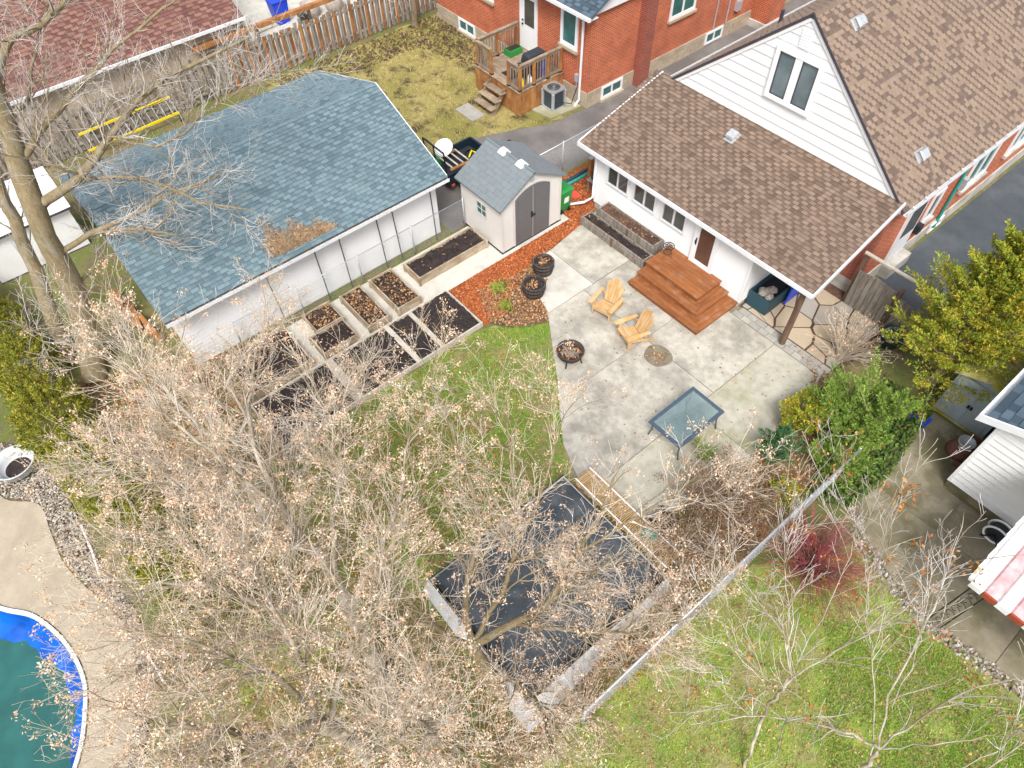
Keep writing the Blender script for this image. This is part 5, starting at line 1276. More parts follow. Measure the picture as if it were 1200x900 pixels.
for k in range(9):
    z = .25+k*.24
    MB().tube([(1.92+.11*math.cos(a)*(1-.06*j), 10.25, z+.09*math.sin(a)) for j, a in enumerate([t*.52 for t in range(12)])], .009, 5).build('scroll', 'black_steel', aw)
ms = thing('metal_shed', 'small pale grey metal shed with mossy yellow roof behind the conifers', 'shed', (-.5, 16, 0))
mx0, mx1, my0, my1 = -1.25, .12, 15.5, 17.3
B('core_wall', 'grey_metal_shed', ms, mx0, mx1, my0, my1, .04, 1.6); B('base_rail', 'moss_roof', ms, mx0-.03, mx1+.03, my0-.03, my1+.03, .008, .1)
for x0, x1 in ((mx0+.06, -.575), (-.555, mx1-.12)):
    dd = B('door', 'grey_metal_shed', ms, x0, x1, my0-.03, my0-.001, .12, 1.5, bevel=.006)
    B('door_rib', 'grey_metal_shed', dd, x0+.05, x0+.08, my0-.042, my0-.031, .2, 1.4)
q = MB(); q.box(-.63, -.57, my0-.07, my0-.031, .75, .85); q.box(-.55, -.49, my0-.07, my0-.031, .75, .85); q.build('handle', 'black_steel', ms)
q = MB(); q.slab([(mx0-.1, my0-.1, 1.6), (-.55, my0-.1, 1.9), (-.55, my1+.1, 1.9), (mx0-.1, my1+.1, 1.6)], .04); q.slab([(-.549, my0-.1, 1.9), (mx1+.1, my0-.1, 1.6), (mx1+.1, my1+.1, 1.6), (-.549, my1+.1, 1.9)], .04)
rf_ = q.build('roof', 'moss_roof', ms)
for k in range(5): MB().slab([(mx0-.1, my0+.1+k*.38, 1.625), (-.55, my0+.1+k*.38, 1.925), (-.55, my0+.14+k*.38, 1.925), (mx0-.1, my0+.14+k*.38, 1.625)], .03).build('seam', 'moss_roof', rf_); MB().slab([(-.549, my0+.1+k*.38, 1.925), (mx1+.1, my0+.1+k*.38, 1.625), (mx1+.1, my0+.14+k*.38, 1.625), (-.549, my0+.14+k*.38, 1.925)], .03).build('seam', 'moss_roof', rf_)
MB().prism([(mx0, my0, 1.58), (mx1, my0, 1.58), (-.55, my0, 1.86)], (0, .03, 0)).build('gable', 'grey_metal_shed', ms)
cx, cy = at(1127, 525, .2).xy
cp = thing('clay_pot', 'brown clay pot topped with a grey bowl against the white siding', 'pot', (cx, cy, .01))
MB().lathe([(.3, 0), (.34, .04), (.31, .16), (.24, .3), (.2, .36), (.18, .36)], (cx, cy, .01), 20).build('body', 'terracotta', cp, smooth=True); MB().lathe([(.12, .36), (.2, .42), (.21, .5), (.19, .5), (.14, .42)], (cx, cy, .01), 20).build('bowl', 'galv', cp, smooth=True)
for k, (px, py, nm) in enumerate(((1143, 515, 'farther'), (1122, 545, 'nearer'))):
    v_ = at(px, py, .05); q = B('brick', 'terracotta', None, v_.x-.12, v_.x+.12, v_.y-.07, v_.y+.07, .01, .1, org=(v_.x, v_.y, 0), bevel=.01); tag(q, 'loose brown brick between the clay pot and the white siding' if nm == 'farther' else 'loose brown brick on the paving in front of the clay pot', 'brick', 'loose bricks')
v_ = at(1078, 489, .15)
r_ = random.Random(3); bt = MB(); X, Y = np.meshgrid(np.linspace(-.25, .25, 9), np.linspace(-.2, .2, 8), indexing='ij'); Z = .1+.1*np.cos(X*6)*np.cos(Y*6)+nrng.normal(0, .03, X.shape); idx = np.arange(72).reshape(9, 8)
q = raw_mesh('blue_tarp', np.stack([X+v_.x, Y+v_.y, Z], -1).reshape(-1, 3), np.stack([idx[:-1, :-1], idx[1:, :-1], idx[1:, 1:], idx[:-1, 1:]], -1).reshape(-1, 4), 'blue_plastic', org=(v_.x, v_.y, 0)); tag(q, 'crumpled bright blue tarp in the ivy by the conifers', 'tarp')
v_ = at(1168, 625, .25)
hr = thing('hose_reel', 'black hose reel with white rim against the white siding', 'hose reel', (v_.x, v_.y, 0))
MB().tube([(v_.x, v_.y-.1, .3), (v_.x, v_.y+.12, .3)], .2, 18).build('drum', 'dark_plastic', hr)
for y in (-.12, .13): MB().tube([(v_.x+.26*math.cos(a), v_.y+y, .3+.26*math.sin(a)) for a in [j*math.pi/12 for j in range(25)]], .025, 6).build('rim', 'white_trim', hr)
for s in (-1, 1): MB().bar((v_.x+s*.22, v_.y-.14, .011), (v_.x, v_.y-.14, .3), .03).build('leg', 'black_steel', hr); MB().bar((v_.x+s*.22, v_.y+.16, .011), (v_.x, v_.y+.16, .3), .03).build('leg', 'black_steel', hr)

# ------------------------------------------------------------------ left side things
ld = thing('yellow_ladder', 'yellow ladder with silver rungs leaning along the board fence', 'ladder', (-27.8, 4, 0))
for x, z in ((-28.1, .75), (-27.65, .3)): MB().bar((x, 2.25, z), (x, 5.85, z+.08), .05, .08).build('rail', 'yellow_paint', ld)
for k in range(12): MB().tube([(-28.1, 2.45+k*.29, .76), (-27.65, 2.45+k*.29, .31)], .018, 6).build('rung', 'alu', ld)
for y in (2.3, 5.8): MB().bar((-27.65, y, .005), (-27.65, y, .28), .05).build('end_cap', 'dark_plastic', ld)
wh = thing('white_shed', 'white plastic garden shed behind the two big trunks', 'shed', (-23.5, -.6, 0))
B('wall', 'white_siding', wh, -24.6, -23.0, -2.4, .45, .02, 1.55); B('base', 'dark_plastic', wh, -24.62, -22.97, -2.42, .47, 0, .019)
MB().slab([(-22.85, -2.5, 1.6), (-22.85, .55, 1.6), (-24.7, .55, 2.1), (-24.7, -2.5, 2.1)], .06).build('roof', 'awning_white', wh)
for y in (-1.5, -.5): B('wall_seam', 'gutter_white', wh, -22.999, -22.98, y, y+.04, .05, 1.53)
B('fascia', 'dark_pole', wh, -22.849, -22.83, -2.5, .55, 1.53, 1.6)
for k in range(9):
    r_ = random.Random(60+k); a = at(128+k*5.5, 345+k*4.2, .5)
    d = Vector((r_.uniform(.9, 1.3), r_.uniform(-.25, .1), 0))
    t = MB().bar((a.x-d.x*.6, a.y-d.y*.6, .12+.1*(k % 3)), (a.x+d.x*.6, a.y+d.y*.6, .16+.1*(k % 3)), .14, .07).build('timber_plank', 'cedar_wood' if k % 3 else 'bamboo', None, org=(a.x, a.y, 0), bevel=.01)
    tag(t, 'old plank in the pile by the big tree, '+('farthest left', 'second from left', 'third from left', 'fourth from left', 'middle one', 'fourth from right', 'third from right', 'second from right', 'farthest right')[k], 'plank', 'planks piled between big tree and garage')
v_ = at(22, 548, .15)
wb = thing('white_tub', 'round white tub on the gravel beside the pool deck', 'tub', (v_.x, v_.y, .02))
MB().lathe([(.3, 0), (.46, .2), (.52, .42), (.55, .43), (.5, .43), (.42, .2), (.2, .06)], (v_.x, v_.y, .02), 28).build('bowl', 'rink_board', wb, smooth=True); MB().lathe([(.0, .12), (.4, .14), (.4, .1)], (v_.x, v_.y, .02), 18).build('debris', 'soil', wb)
for k, ((px, py), (qx, qy)) in enumerate((((95, 615), (118, 678)), ((170, 765), (193, 800)))):
    a, b = at(px, py, .06), at(qx, qy, .06)
    q = MB().tube([a, (a+b)/2+Vector((.05, .03, .02)), b], .03, 6).build('pvc_pipe', 'white_trim', None, org=(a.x, a.y, 0)); tag(q, 'thin white pipe on the gravel edge '+('nearer the white tub' if k == 0 else 'nearer the bottom of the pool'), 'pipe', 'white pipes by the pool deck')
# straw heap caught on the garage eave
P_ = []
for i in range(6500):
    t = rng.random(); y = 4.1+1.75*t+rng.gauss(0, .12); w = (.3*(1-t)**.7+.06)*(1+.3*math.sin(y*9))
    xx = -15.42-abs(rng.gauss(0, w)); z = 2.42+(-15.28-xx)*.43+abs(rng.gauss(0, .09*(1.3-t)))
    P_.append((xx, y, z))
hp_ = np.array(P_); hd_ = nrng.normal(size=hp_.shape); hd_ /= np.linalg.norm(hd_, axis=1)[:, None]; hs_ = np.cross(hd_, nrng.normal(size=hp_.shape)); hs_ /= np.linalg.norm(hs_, axis=1)[:, None]
ns = raw_mesh('straw_heap', np.stack([hp_-hd_*.07, hp_+hs_*.006, hp_+hd_*.07, hp_-hs_*.006], 1).reshape(-1, 3), np.arange(4*len(hp_)).reshape(-1, 4), 'nest_straw', org=(-15.6, 5, 2.45), kind='stuff'); tag(ns, 'heap of tan dry vines caught on the garage roof edge', 'dry vines')
# ------------------------------------------------------------------ vegetation
mat('bark_olive', '#978667', var=.25, scale=7, bump=.7, bscale=22, c2='#a39b86', c3='#6f6a3c', s2=2.2, mix=(.48, .66), stretch=(2.2, 2.2, .6), fine=.35)
mat('bark_pale', '#cdc2b2', var=.2, scale=9, bump=.5, bscale=30, c2='#8d8168', s2=2, fine=.3)
mat('twig_pale', '#e9dccb', var=.15, scale=3, rand=.18, c2='#c9b599', s2=1.1)
mat('twig_white', '#e6e0da', var=.18, scale=3, rand=.18, c2='#c0b3a6', s2=.9)
mat('twig_brown', '#bba591', var=.2, scale=3, rand=.2)
mat('twig_red', '#b4535a', var=.25, scale=3, rand=.25, c2='#8c6a60', s2=2)
mat('seed_tan', '#e6c8aa', rand=.15, randc=[(0, '#ecd2b8'), (.35, '#dcb794'), (.6, '#f2dfcc'), (.85, '#cf9f70')], spec=.15)
mat('seed_brown', '#a8713f', rand=.2, randc=[(0, '#b07a45'), (.5, '#8f5b30'), (.8, '#c79a63')], spec=.15)
mat('fol_gold', '#93a236', var=.2, scale=4, c2='#d9a43a', c3='#567624', s2=2.2, mix=(.5, .68), randc=[(0, '#8fa63a'), (.35, '#b5b846'), (.6, '#6f8f2c'), (.8, '#e0b445')], rand=.15, spec=.15, rk=.5)
mat('fol_green', '#6f8f3a', var=.2, scale=4, c2='#93a84c', c3='#4a6a28', s2=1.6, mix=(.46, .62), randc=[(0, '#8aa848'), (.35, '#b0c25e'), (.6, '#66883a'), (.85, '#98a458')], rand=.15, spec=.15, rk=.5)
mat('fol_blue', '#4f7a4c', var=.2, scale=4, randc=[(0, '#4f7d50'), (.4, '#6b9460'), (.7, '#3a6238')], rand=.15, spec=.15)
mat('fol_hedge', '#75792a', var=.25, scale=3, c2='#9a8a34', s2=1.2, randc=[(0, '#8a9636'), (.35, '#aaa640'), (.65, '#667828'), (.87, '#c4aa4c')], rand=.2, spec=.15)
mat('fol_ivy', '#4a6a2c', var=.25, scale=3, c2='#6b5a3a', s2=1.5, randc=[(0, '#4f7030'), (.4, '#39571f'), (.7, '#6f8440'), (.88, '#7a5a3c')], rand=.2, spec=.25)
mat('fol_brown', '#8a6f55', randc=[(0, '#8f7257'), (.35, '#a98c6e'), (.6, '#6f563f'), (.85, '#b59d86')], rand=.2, spec=.15)
mat('fol_lime', '#a3ab4a', randc=[(0, '#a8b04e'), (.4, '#c3c06a'), (.7, '#7f9438')], rand=.2, spec=.15)

def nrm(a): return a/np.maximum(np.linalg.norm(a, axis=-1, keepdims=True), 1e-9)
def tubes(P, Rr, s):
    """P (n,k,3) polylines, Rr (n,k) radii -> quads"""
    n, k, _ = P.shape
    t = np.empty_like(P); t[:, 1:-1] = P[:, 2:]-P[:, :-2]; t[:, 0] = P[:, 1]-P[:, 0]; t[:, -1] = P[:, -1]-P[:, -2]
    t = nrm(t); ref = nrm(nrng.normal(size=(n, 1, 3))); a = nrm(np.cross(t, ref)); b = np.cross(t, a)
    ang = np.arange(s)*2*np.pi/s
    V = P[:, :, None]+(a[:, :, None]*np.cos(ang)[None, None, :, None]+b[:, :, None]*np.sin(ang)[None, None, :, None])*Rr[:, :, None, None]
    i = np.arange(n*k*s).reshape(n, k, s); j = np.roll(i, -1, 2)
    F = np.stack([i[:, :-1], j[:, :-1], j[:, 1:], i[:, 1:]], -1).reshape(-1, 4)
    return V.reshape(-1, 3), F
def join(parts):
    Vs, Fs, o = [], [], 0
    for V, F in parts: Vs.append(V); Fs.append(F+o); o += len(V)
    return np.concatenate(Vs), np.concatenate(Fs)
def spawn(P, Rr, N, ln, ang, up=.1, wander=.2, t0=.2, t1=1.0, k=5, rmax=.03, rmin=.003, rk=.6, flat=0):
    n, K, _ = P.shape
    L_ = np.linalg.norm(np.diff(P, axis=1), axis=2).sum(1); idx = nrng.choice(n, N, p=L_/L_.sum())
    t = nrng.uniform(t0, t1, N); f = t*(K-1); i = np.minimum(f.astype(int), K-2); fr = (f-i)[:, None]
    p = P[idx, i]*(1-fr)+P[idx, i+1]*fr; tan = nrm(P[idx, i+1]-P[idx, i])
    r0 = np.minimum((Rr[idx, i]*(1-fr[:, 0])+Rr[idx, i+1]*fr[:, 0])*rk, rmax)
    perp = nrm(np.cross(tan, nrng.normal(size=(N, 3)))); a = np.abs(nrng.normal(ang, ang*.3, N))[:, None]
    d = np.cos(a)*tan+np.sin(a)*perp; d[:, 2] += up; d = nrm(d)
    length = ln*nrng.uniform(.45, 1.35, N)*(1.15-.5*t)
    out = [p]
    for _ in range(k-1):
        d = d+nrng.normal(0, wander, (N, 3)); d[:, 2] += up*.4; d = nrm(d); p = p+d*(length/(k-1))[:, None]; out.append(p)
    return np.stack(out, 1), r0[:, None]*(1-np.linspace(0, 1, k))[None]+rmin*np.linspace(0, 1, k)[None]
def resample(pts, k):
    pts = np.array([tuple(p) for p in pts]); m = len(pts); out = []
    for u in np.linspace(0, m-1-1e-6, k):
        i = int(u); t = u-i; a, b, c, d = pts[max(i-1, 0)], pts[i], pts[i+1], pts[min(i+2, m-1)]
        out.append(.5*(2*b+(c-a)*t+(2*a-5*b+4*c-d)*t*t+(3*b-a-3*c+d)*t**3))
    return np.array(out)
def seeds(points, per, spread, size, hang=.6, wd=.3):
    n = len(points); c = np.repeat(points, per, 0)+nrng.normal(0, spread, (n*per, 3))*np.array([1, 1, .8])-np.array([0, 0, spread*.6])
    m = len(c); d = nrm(nrng.normal(size=(m, 3))-np.array([0, 0, hang])); s = nrm(np.cross(d, nrng.normal(size=(m, 3))))
    L_ = (size*nrng.uniform(.6, 1.3, m))[:, None]; w = L_*wd
    V = np.stack([c, c+d*L_*.55+s*w, c+d*L_, c+d*L_*.5-s*w*.6], 1).reshape(-1, 3)
    return V, np.arange(4*m).reshape(m, 4)
def bare_tree(label, limbs, lv, base, bark='bark_olive', twig='twig_pale', seed=None, cat='tree', seed_mat='seed_tan', group=None, name='bare_tree', up=.12, wander=.16):
    """limbs: (guide points, r0, r1), first the trunk. lv: (N, length, angle) per level"""
    t = thing(name, label, cat, base, group)
    K = 14; P0, R0 = [], []
    for pts, r0, r1 in limbs:
        q = resample(pts, K); jit = nrng.normal(0, .018, q.shape); jit[0] = 0; P0.append(q+jit); R0.append(np.linspace(r0, r1, K)*(1+nrng.normal(0, .04, K)))
    P0, R0 = np.array(P0), np.array(R0); R0[:, -1] *= .12
    big = R0[:, 0] > .06
    V, F = tubes(P0[big] if big.any() else P0, R0[big] if big.any() else R0, 10)
    trunk = [(V, F)]; parts = []
    if (~big).any() and big.any(): trunk.append(tubes(P0[~big], R0[~big], 7))
    prev = (P0[1:], R0[1:]) if len(P0) > 1 else (P0, R0); tips = []
    rm = (.02, .01, .006, .0045)
    for i, (n, ln, an) in enumerate(lv):
        cur = spawn(*prev, n, ln, an, up=up, wander=wander, t0=.12 if i else .2, k=6 if i == 0 else 5, rmax=rm[i], rmin=(.005, .0035, .003, .0026)[i])
        (trunk if i == 0 else parts).append(tubes(*cur, 5 if i == 0 else 3)); tips.append(cur)
        prev = (np.concatenate([prev[0][:, ::1][:, np.linspace(0, prev[0].shape[1]-1, cur[0].shape[1]).astype(int)], cur[0]]), np.concatenate([prev[1][:, np.linspace(0, prev[1].shape[1]-1, cur[1].shape[1]).astype(int)], cur[1]])) if i == 0 else cur
    raw_mesh('trunk', *join(trunk), bark, t, smooth=True)
    V, F = join(parts); raw_mesh('crown', V, F, twig, t)
    if seed:
        nc, per, spread, size = seed
        src = np.concatenate([c[0][:, -1] for c in tips[1:]]); pick = src[nrng.choice(len(src), min(nc, len(src)), replace=False)]
        V, F = seeds(pick, per, spread, size); raw_mesh('seed_clusters', V, F, seed_mat, t, kind='stuff')
    return t
A3 = lambda *l: [at(*p) for p in l]
base = at(105, 435, 0)
bare_tree('big twin trunked bare tree with olive bark at the garage corner', [
    (A3((112, 445, 0), (90, 352, 2), (52, 270, 4.4), (22, 190, 6), (0, 120, 7.4), (-35, 30, 9)), .34, .16),
    (A3((80, 425, .0), (46, 330, 2), (10, 245, 4), (-30, 150, 6)), .22, .12),
    (A3((45, 240, 5), (95, 205, 5.6), (130, 160, 6.2), (175, 105, 7), (235, 72, 7.6), (330, 28, 8.4)), .13, .02),
    (A3((48, 245, 4.9), (95, 212, 5.2), (160, 208, 5.5), (230, 235, 5.8), (300, 246, 6)), .075, .015),
    (A3((66, 300, 3.6), (110, 272, 3.9), (160, 250, 4.2), (205, 224, 4.5), (260, 205, 4.8)), .085, .02),
    (A3((100, 278, 3.8), (150, 268, 4.0), (208, 275, 4.2)), .05, .03),
    (A3((80, 345, 2.4), (120, 305, 2.8), (150, 298, 3.2)), .06, .02),
    (A3((22, 190, 6), (60, 140, 6.8), (92, 100, 7.3), (130, 62, 8), (215, -5, 9)), .1, .02),
    (A3((-5, 110, 7.4), (10, 50, 8.2), (45, 30, 8.6), (90, -10, 9.2)), .1, .04),
    (A3((-20, 170, 6), (30, 120, 7), (40, 60, 8), (60, 0, 9)), .06, .015),
    (A3((95, 205, 5.6), (60, 190, 6.2), (40, 150, 6.8), (60, 100, 7.6)), .04, .01),
    (A3((130, 160, 6.2), (190, 170, 6.5), (260, 120, 7), (330, 80, 7.6)), .035, .008),
    (A3((20, 390, .8), (60, 385, 2.2), (100, 380, 3.0)), .03, .01)],
    ((130, 1.8, .75), (700, .95, .7), (3000, .42, .7), (3200, .2, .8)), base, 'bark_olive', 'twig_white')
SL = (110, 1.7, .7), (720, .95, .7), (3000, .48, .75), (2000, .22, .8)
bare_tree('bare tree full of tan seed clusters beside the low garden bed', [
    (A3((455, 805, 0), (428, 752, 2), (400, 690, 3.6)), .17, .12),
    (A3((400, 690, 3.6), (367, 647, 4.4), (335, 600, 5.2), (300, 530, 6.2), (285, 450, 7)), .09, .015),
    (A3((400, 690, 3.6), (330, 715, 4.4), (265, 690, 5.2), (210, 682, 5.6), (165, 688, 5.9)), .075, .012),
    (A3((400, 690, 3.6), (390, 620, 4.6), (400, 540, 5.6), (392, 460, 6.4)), .07, .012),
    (A3((410, 710, 3.2), (440, 650, 4.2), (470, 580, 5.2), (480, 500, 6.2)), .06, .012),
    (A3((367, 647, 4.4), (290, 620, 5.2), (210, 565, 5.9), (140, 520, 6.4)), .05, .01),
    (A3((335, 600, 5.2), (260, 540, 6), (190, 480, 6.6), (150, 420, 7)), .04, .01),
    (A3((425, 745, 2.2), (350, 745, 3.2), (270, 770, 4.2), (200, 770, 5)), .04, .01)],
    SL, at(455, 805, 0), 'bark_pale', 'twig_pale', (950, 24, .042, .042), group='seed bearing bare trees')
bare_tree('bare seed covered tree between the big trunks and the cedar hedge', [
    (A3((330, 640, 0), (300, 585, 1.6), (272, 540, 2.8)), .12, .09),
    (A3((272, 540, 2.8), (235, 500, 3.6), (190, 450, 4.4), (160, 400, 5)), .06, .01),
    (A3((272, 540, 2.8), (210, 545, 3.6), (150, 550, 4.2), (100, 560, 4.6)), .055, .01),
    (A3((272, 540, 2.8), (290, 480, 3.6), (300, 420, 4.4), (320, 370, 5)), .05, .01),
    (A3((290, 570, 2), (220, 610, 3), (160, 635, 3.8), (130, 660, 4.2)), .045, .01),
    (A3((285, 560, 2.4), (340, 520, 3.4), (380, 480, 4.2), (420, 450, 4.8)), .04, .008)],
    ((80, 1.3, .75), (480, .75, .7), (2100, .4, .75), (1800, .2, .8)), at(330, 640, 0), 'bark_pale', 'twig_pale', (330, 22, .042, .042), group='seed bearing bare trees')
bare_tree('bare seed covered tree nearest the swimming pool', [
    (A3((432, 885, 0), (402, 862, 2), (372, 846, 3.4)), .16, .12),
    (A3((372, 846, 3.4), (310, 862, 4.2), (240, 853, 5), (180, 850, 5.5)), .085, .015),
    (A3((372, 846, 3.4), (330, 800, 4.4), (270, 770, 5.4), (190, 740, 6.2)), .06, .012),
    (A3((372, 846, 3.4), (360, 790, 4.4), (330, 730, 5.4), (290, 660, 6.4)), .06, .012),
    (A3((385, 850, 3), (400, 790, 4.2), (430, 720, 5.4), (450, 650, 6.4)), .055, .012),
    (A3((372, 846, 3.4), (360, 880, 4.4), (300, 925, 5.6), (240, 960, 6.4)), .055, .012),
    (A3((400, 862, 2.4), (430, 850, 4), (480, 840, 5.4), (520, 870, 6.4)), .05, .012),
    (A3((310, 862, 4.2), (265, 890, 5), (220, 900, 5.6)), .04, .01)],
    SL, at(432, 885, 0), 'bark_pale', 'twig_pale', (950, 24, .042, .04), group='seed bearing bare trees')
bare_tree('bare seed covered tree with mossy limbs over the tarp rink', [
    (A3((592, 822, 0), (572, 786, 1.4), (553, 757, 2.6)), .14, .11),
    (A3((553, 757, 2.6), (600, 730, 3.2), (645, 705, 3.9), (665, 660, 4.6), (700, 610, 5.2), (728, 545, 5.8)), .085, .012),
    (A3((553, 757, 2.6), (590, 690, 3.6), (605, 640, 4.4), (600, 570, 5.4), (590, 470, 6.6)), .06, .01),
    (A3((553, 757, 2.6), (545, 690, 3.6), (562, 620, 4.6), (540, 530, 5.8), (500, 440, 6.8)), .07, .01),
    (A3((553, 757, 2.6), (510, 735, 3.4), (470, 690, 4.4), (435, 620, 5.6), (420, 530, 6.6)), .06, .01),
    (A3((572, 786, 1.4), (612, 803, 2.8), (635, 835, 4), (650, 885, 5.2)), .06, .015),
    (A3((645, 705, 3.9), (690, 670, 4.6), (735, 650, 5.2)), .035, .008),
    (A3((605, 640, 4.4), (635, 575, 5.2), (650, 520, 5.8), (662, 480, 6.2)), .035, .008),
    (A3((600, 730, 3.2), (680, 740, 4.2), (750, 740, 5), (820, 720, 5.8)), .035, .008),
    (A3((665, 660, 4.6), (720, 620, 5.2), (770, 592, 5.8), (820, 556, 6.3)), .03, .006)],
    ((110, 1.4, .6), (700, .8, .65), (3200, .4, .7), (2400, .2, .8)), at(592, 822, 0), 'bark_olive', 'twig_pale', (700, 22, .04, .04), group='seed bearing bare trees')
bare_tree('sparse pale bare tree with long upright shoots over the green side lawn', [
    (A3((985, 960, 0), (1000, 915, 2.4), (1030, 878, 4)), 0.0405, 0.0336),
    (A3((1030, 878, 4), (1045, 810, 5), (1090, 720, 6), (1108, 670, 6.6), (1132, 600, 7.4)), 0.0180, 0.0045),
    (A3((1030, 878, 4), (1080, 840, 4.8), (1160, 800, 5.6), (1240, 800, 6.2)), 0.0203, 0.0056),
    (A3((1030, 878, 4), (980, 855, 4.8), (900, 840, 5.6), (820, 850, 6.2)), 0.0225, 0.0045),
    (A3((1020, 885, 3.8), (1025, 800, 5), (1015, 700, 6.2), (1035, 630, 7)), 0.0112, 0.0034),
    (A3((1035, 878, 4.2), (1130, 868, 5.2), (1240, 850, 6)), 0.0135, 0.0034),
    (A3((1020, 895, 3.2), (1110, 920, 4.6), (1200, 870, 6), (1260, 800, 6.8)), 0.0135, 0.0045),
    (A3((1045, 830, 4.8), (1075, 760, 5.6), (1062, 690, 6.4), (1020, 620, 7.2)), 0.0072, 0.0022),
    (A3((980, 855, 4.8), (940, 820, 5.4), (880, 780, 6), (850, 720, 6.6)), 0.0090, 0.0028)],
    ((46, 1.7, .45), (120, .8, .55), (420, .3, .65)), at(985, 960, 0), 'bark_pale', 'twig_white', (26, 16, .07, .08), seed_mat='seed_brown')
bare_tree('slender bare tree beside the chain link fence over the side lawn', [
    (A3((872, 900, 0), (900, 830, 1.8), (928, 795, 2.8)), 0.0315, 0.0280),
    (A3((928, 795, 2.8), (915, 740, 3.6), (885, 700, 4.2), (860, 660, 5), (855, 590, 5.8)), 0.0158, 0.0045),
    (A3((928, 795, 2.8), (922, 700, 4), (920, 640, 4.8), (935, 560, 5.6)), 0.0135, 0.0034),
    (A3((928, 795, 2.8), (985, 760, 3.8), (1060, 715, 4.8), (1080, 690, 5.2)), 0.0180, 0.0045),
    (A3((900, 830, 1.8), (850, 800, 3), (800, 760, 4.2), (770, 700, 5)), 0.0135, 0.0034),
    (A3((920, 800, 2.6), (965, 720, 4), (1000, 640, 5.2), (1020, 590, 6)), 0.0099, 0.0028)],
    ((50, 1.5, .5), (170, .75, .6), (600, .3, .65)), at(872, 900, 0), 'bark_pale', 'twig_white', (24, 12, .06, .07), seed_mat='seed_brown')
b0 = at(487, 30, 0)
bare_tree('small drooping bare tree by the wooden fence behind the garage', [
    ([b0, b0+Vector((.1, 0, 1.6)), b0+Vector((.2, .1, 3.2))], .16, .1),
    ([b0+Vector((.1, 0, 1.5)), b0+Vector((.8, -.5, 2.4)), b0+Vector((1.4, -1.2, 2.2))], .03, .008),
    ([b0+Vector((.2, .1, 3)), b0+Vector((.8, .6, 3.8)), b0+Vector((1.6, .4, 3.4))], .03, .008),
    ([b0+Vector((.2, .1, 2.5)), b0+Vector((.4, -.8, 3.6)), b0+Vector((.9, -1.8, 3.3))], .03, .008)],
    ((30, .9, .8), (140, .5, .8), (300, .25, .8)), b0, 'bark_olive', 'twig_white', up=-.12)

# bushes without leaves: fans of stems
def stems(label, c, n, h, spread, twig, lv=((140, .4, .6), (420, .2, .7)), seed=None, seed_mat='seed_tan', name='bare_shrub', group=None, r0=.012, foot=.22):
    c = Vector(c); t = thing(name, label, 'shrub', tuple(c), group)
    a = nrng.uniform(0, 6.283, n); rr = nrng.uniform(0, 1, n)**.6
    p0 = np.stack([c.x+np.cos(a)*rr*foot, c.y+np.sin(a)*rr*foot, np.full(n, c.z)], -1)
    out = np.stack([np.cos(a)*rr*spread, np.sin(a)*rr*spread, h*(1-.35*rr**2)*nrng.uniform(.75, 1.1, n)], -1)
    s = np.linspace(0, 1, 7)[None, :, None]; P = p0[:, None]+out[:, None]*np.concatenate([s**1.4, s**1.4, s**.85], 2)
    P = P+nrng.normal(0, .03, P.shape)*s; Rr = np.repeat(np.linspace(r0, .004, 7)[None], n, 0)
    raw_mesh('stems', *tubes(P, Rr, 5), twig, t)
    parts = []; prev = (P, Rr); tips = [P[:, -1]]
    for (m, ln, an) in lv:
        prev = spawn(*prev, m, ln, an, up=.15, t0=.35, k=4, rmax=.006, rmin=.003); parts.append(tubes(*prev, 3)); tips.append(prev[0][:, -1])
    raw_mesh('twigs', *join(parts), twig, t, kind='stuff')
    if seed:
        nc, per, sp, sz = seed; src = np.concatenate(tips); V, F = seeds(src[nrng.choice(len(src), min(nc, len(src)), replace=False)], per, sp, sz); raw_mesh('dry_leaves', V, F, seed_mat, t, kind='stuff')
    return t
stems('pale dry shrub with tan flower heads below the porch post', at(985, 418, 0), 110, 1.2, 1.0, 'twig_pale', seed=(240, 5, .03, .05))
stems('dense red twigged bush by the courtyard corner', at(948, 665, 0), 260, 1.05, 1.3, 'twig_red', ((500, .4, .5), (1500, .22, .6)), seed=(60, 3, .03, .05), seed_mat='seed_brown', r0=.01)
stems('brown leafy shrub between glass table and long fence', at(838, 600, 0), 130, 1.1, 1.2, 'twig_brown', ((500, .4, .6), (1600, .2, .7)), seed=(1500, 8, .06, .05), seed_mat='fol_brown')
stems('second brown shrub nearer the black box planter', at(800, 640, 0), 80, .9, .9, 'twig_brown', ((200, .35, .6), (500, .2, .7)), seed=(420, 6, .06, .055), seed_mat='fol_brown')
for k, (px, py, lab) in enumerate(((790, 715, 'brambly bare bush between rink and fence, nearest the bamboo screen'), (735, 775, 'brambly bare bush between rink and fence, in the middle'), (680, 835, 'brambly bare bush at the near corner of the rink'), (870, 640, 'brambly bare bush along the fence below the brown shrub'))):
    stems(lab, at(px, py, 0), 46, 1.0, .8, 'twig_brown' if k != 1 else 'twig_pale', ((200, .4, .6), (500, .2, .7)), seed=(260, 5, .05, .05), seed_mat='seed_brown' if k % 2 else 'seed_tan', group='brambles along the fence')
for k, (px, py, lab) in enumerate(((240, 470, 'tangle of dry stems at the far end of the garden bed'), (330, 560, 'tangle of dry seedy stems left of the green lawn'), (230, 610, 'tangle of dry stems behind the cedar hedge'), (330, 680, 'low dry thicket under the seed covered trees'), (470, 860, 'dry thicket at the left corner of the rink'), (560, 880, 'dry thicket at the bottom corner of the rink'), (270, 760, 'dry thicket between hedge and trees near the pool'))):
    stems(lab, at(px, py, 0), 60, 1.5, 1.25, ('twig_pale', 'twig_white', 'twig_brown')[k % 3], ((260, .5, .6), (750, .26, .7)), seed=(420, 7, .05, .045), seed_mat='seed_tan', group='dry thickets under the bare trees', foot=.7)

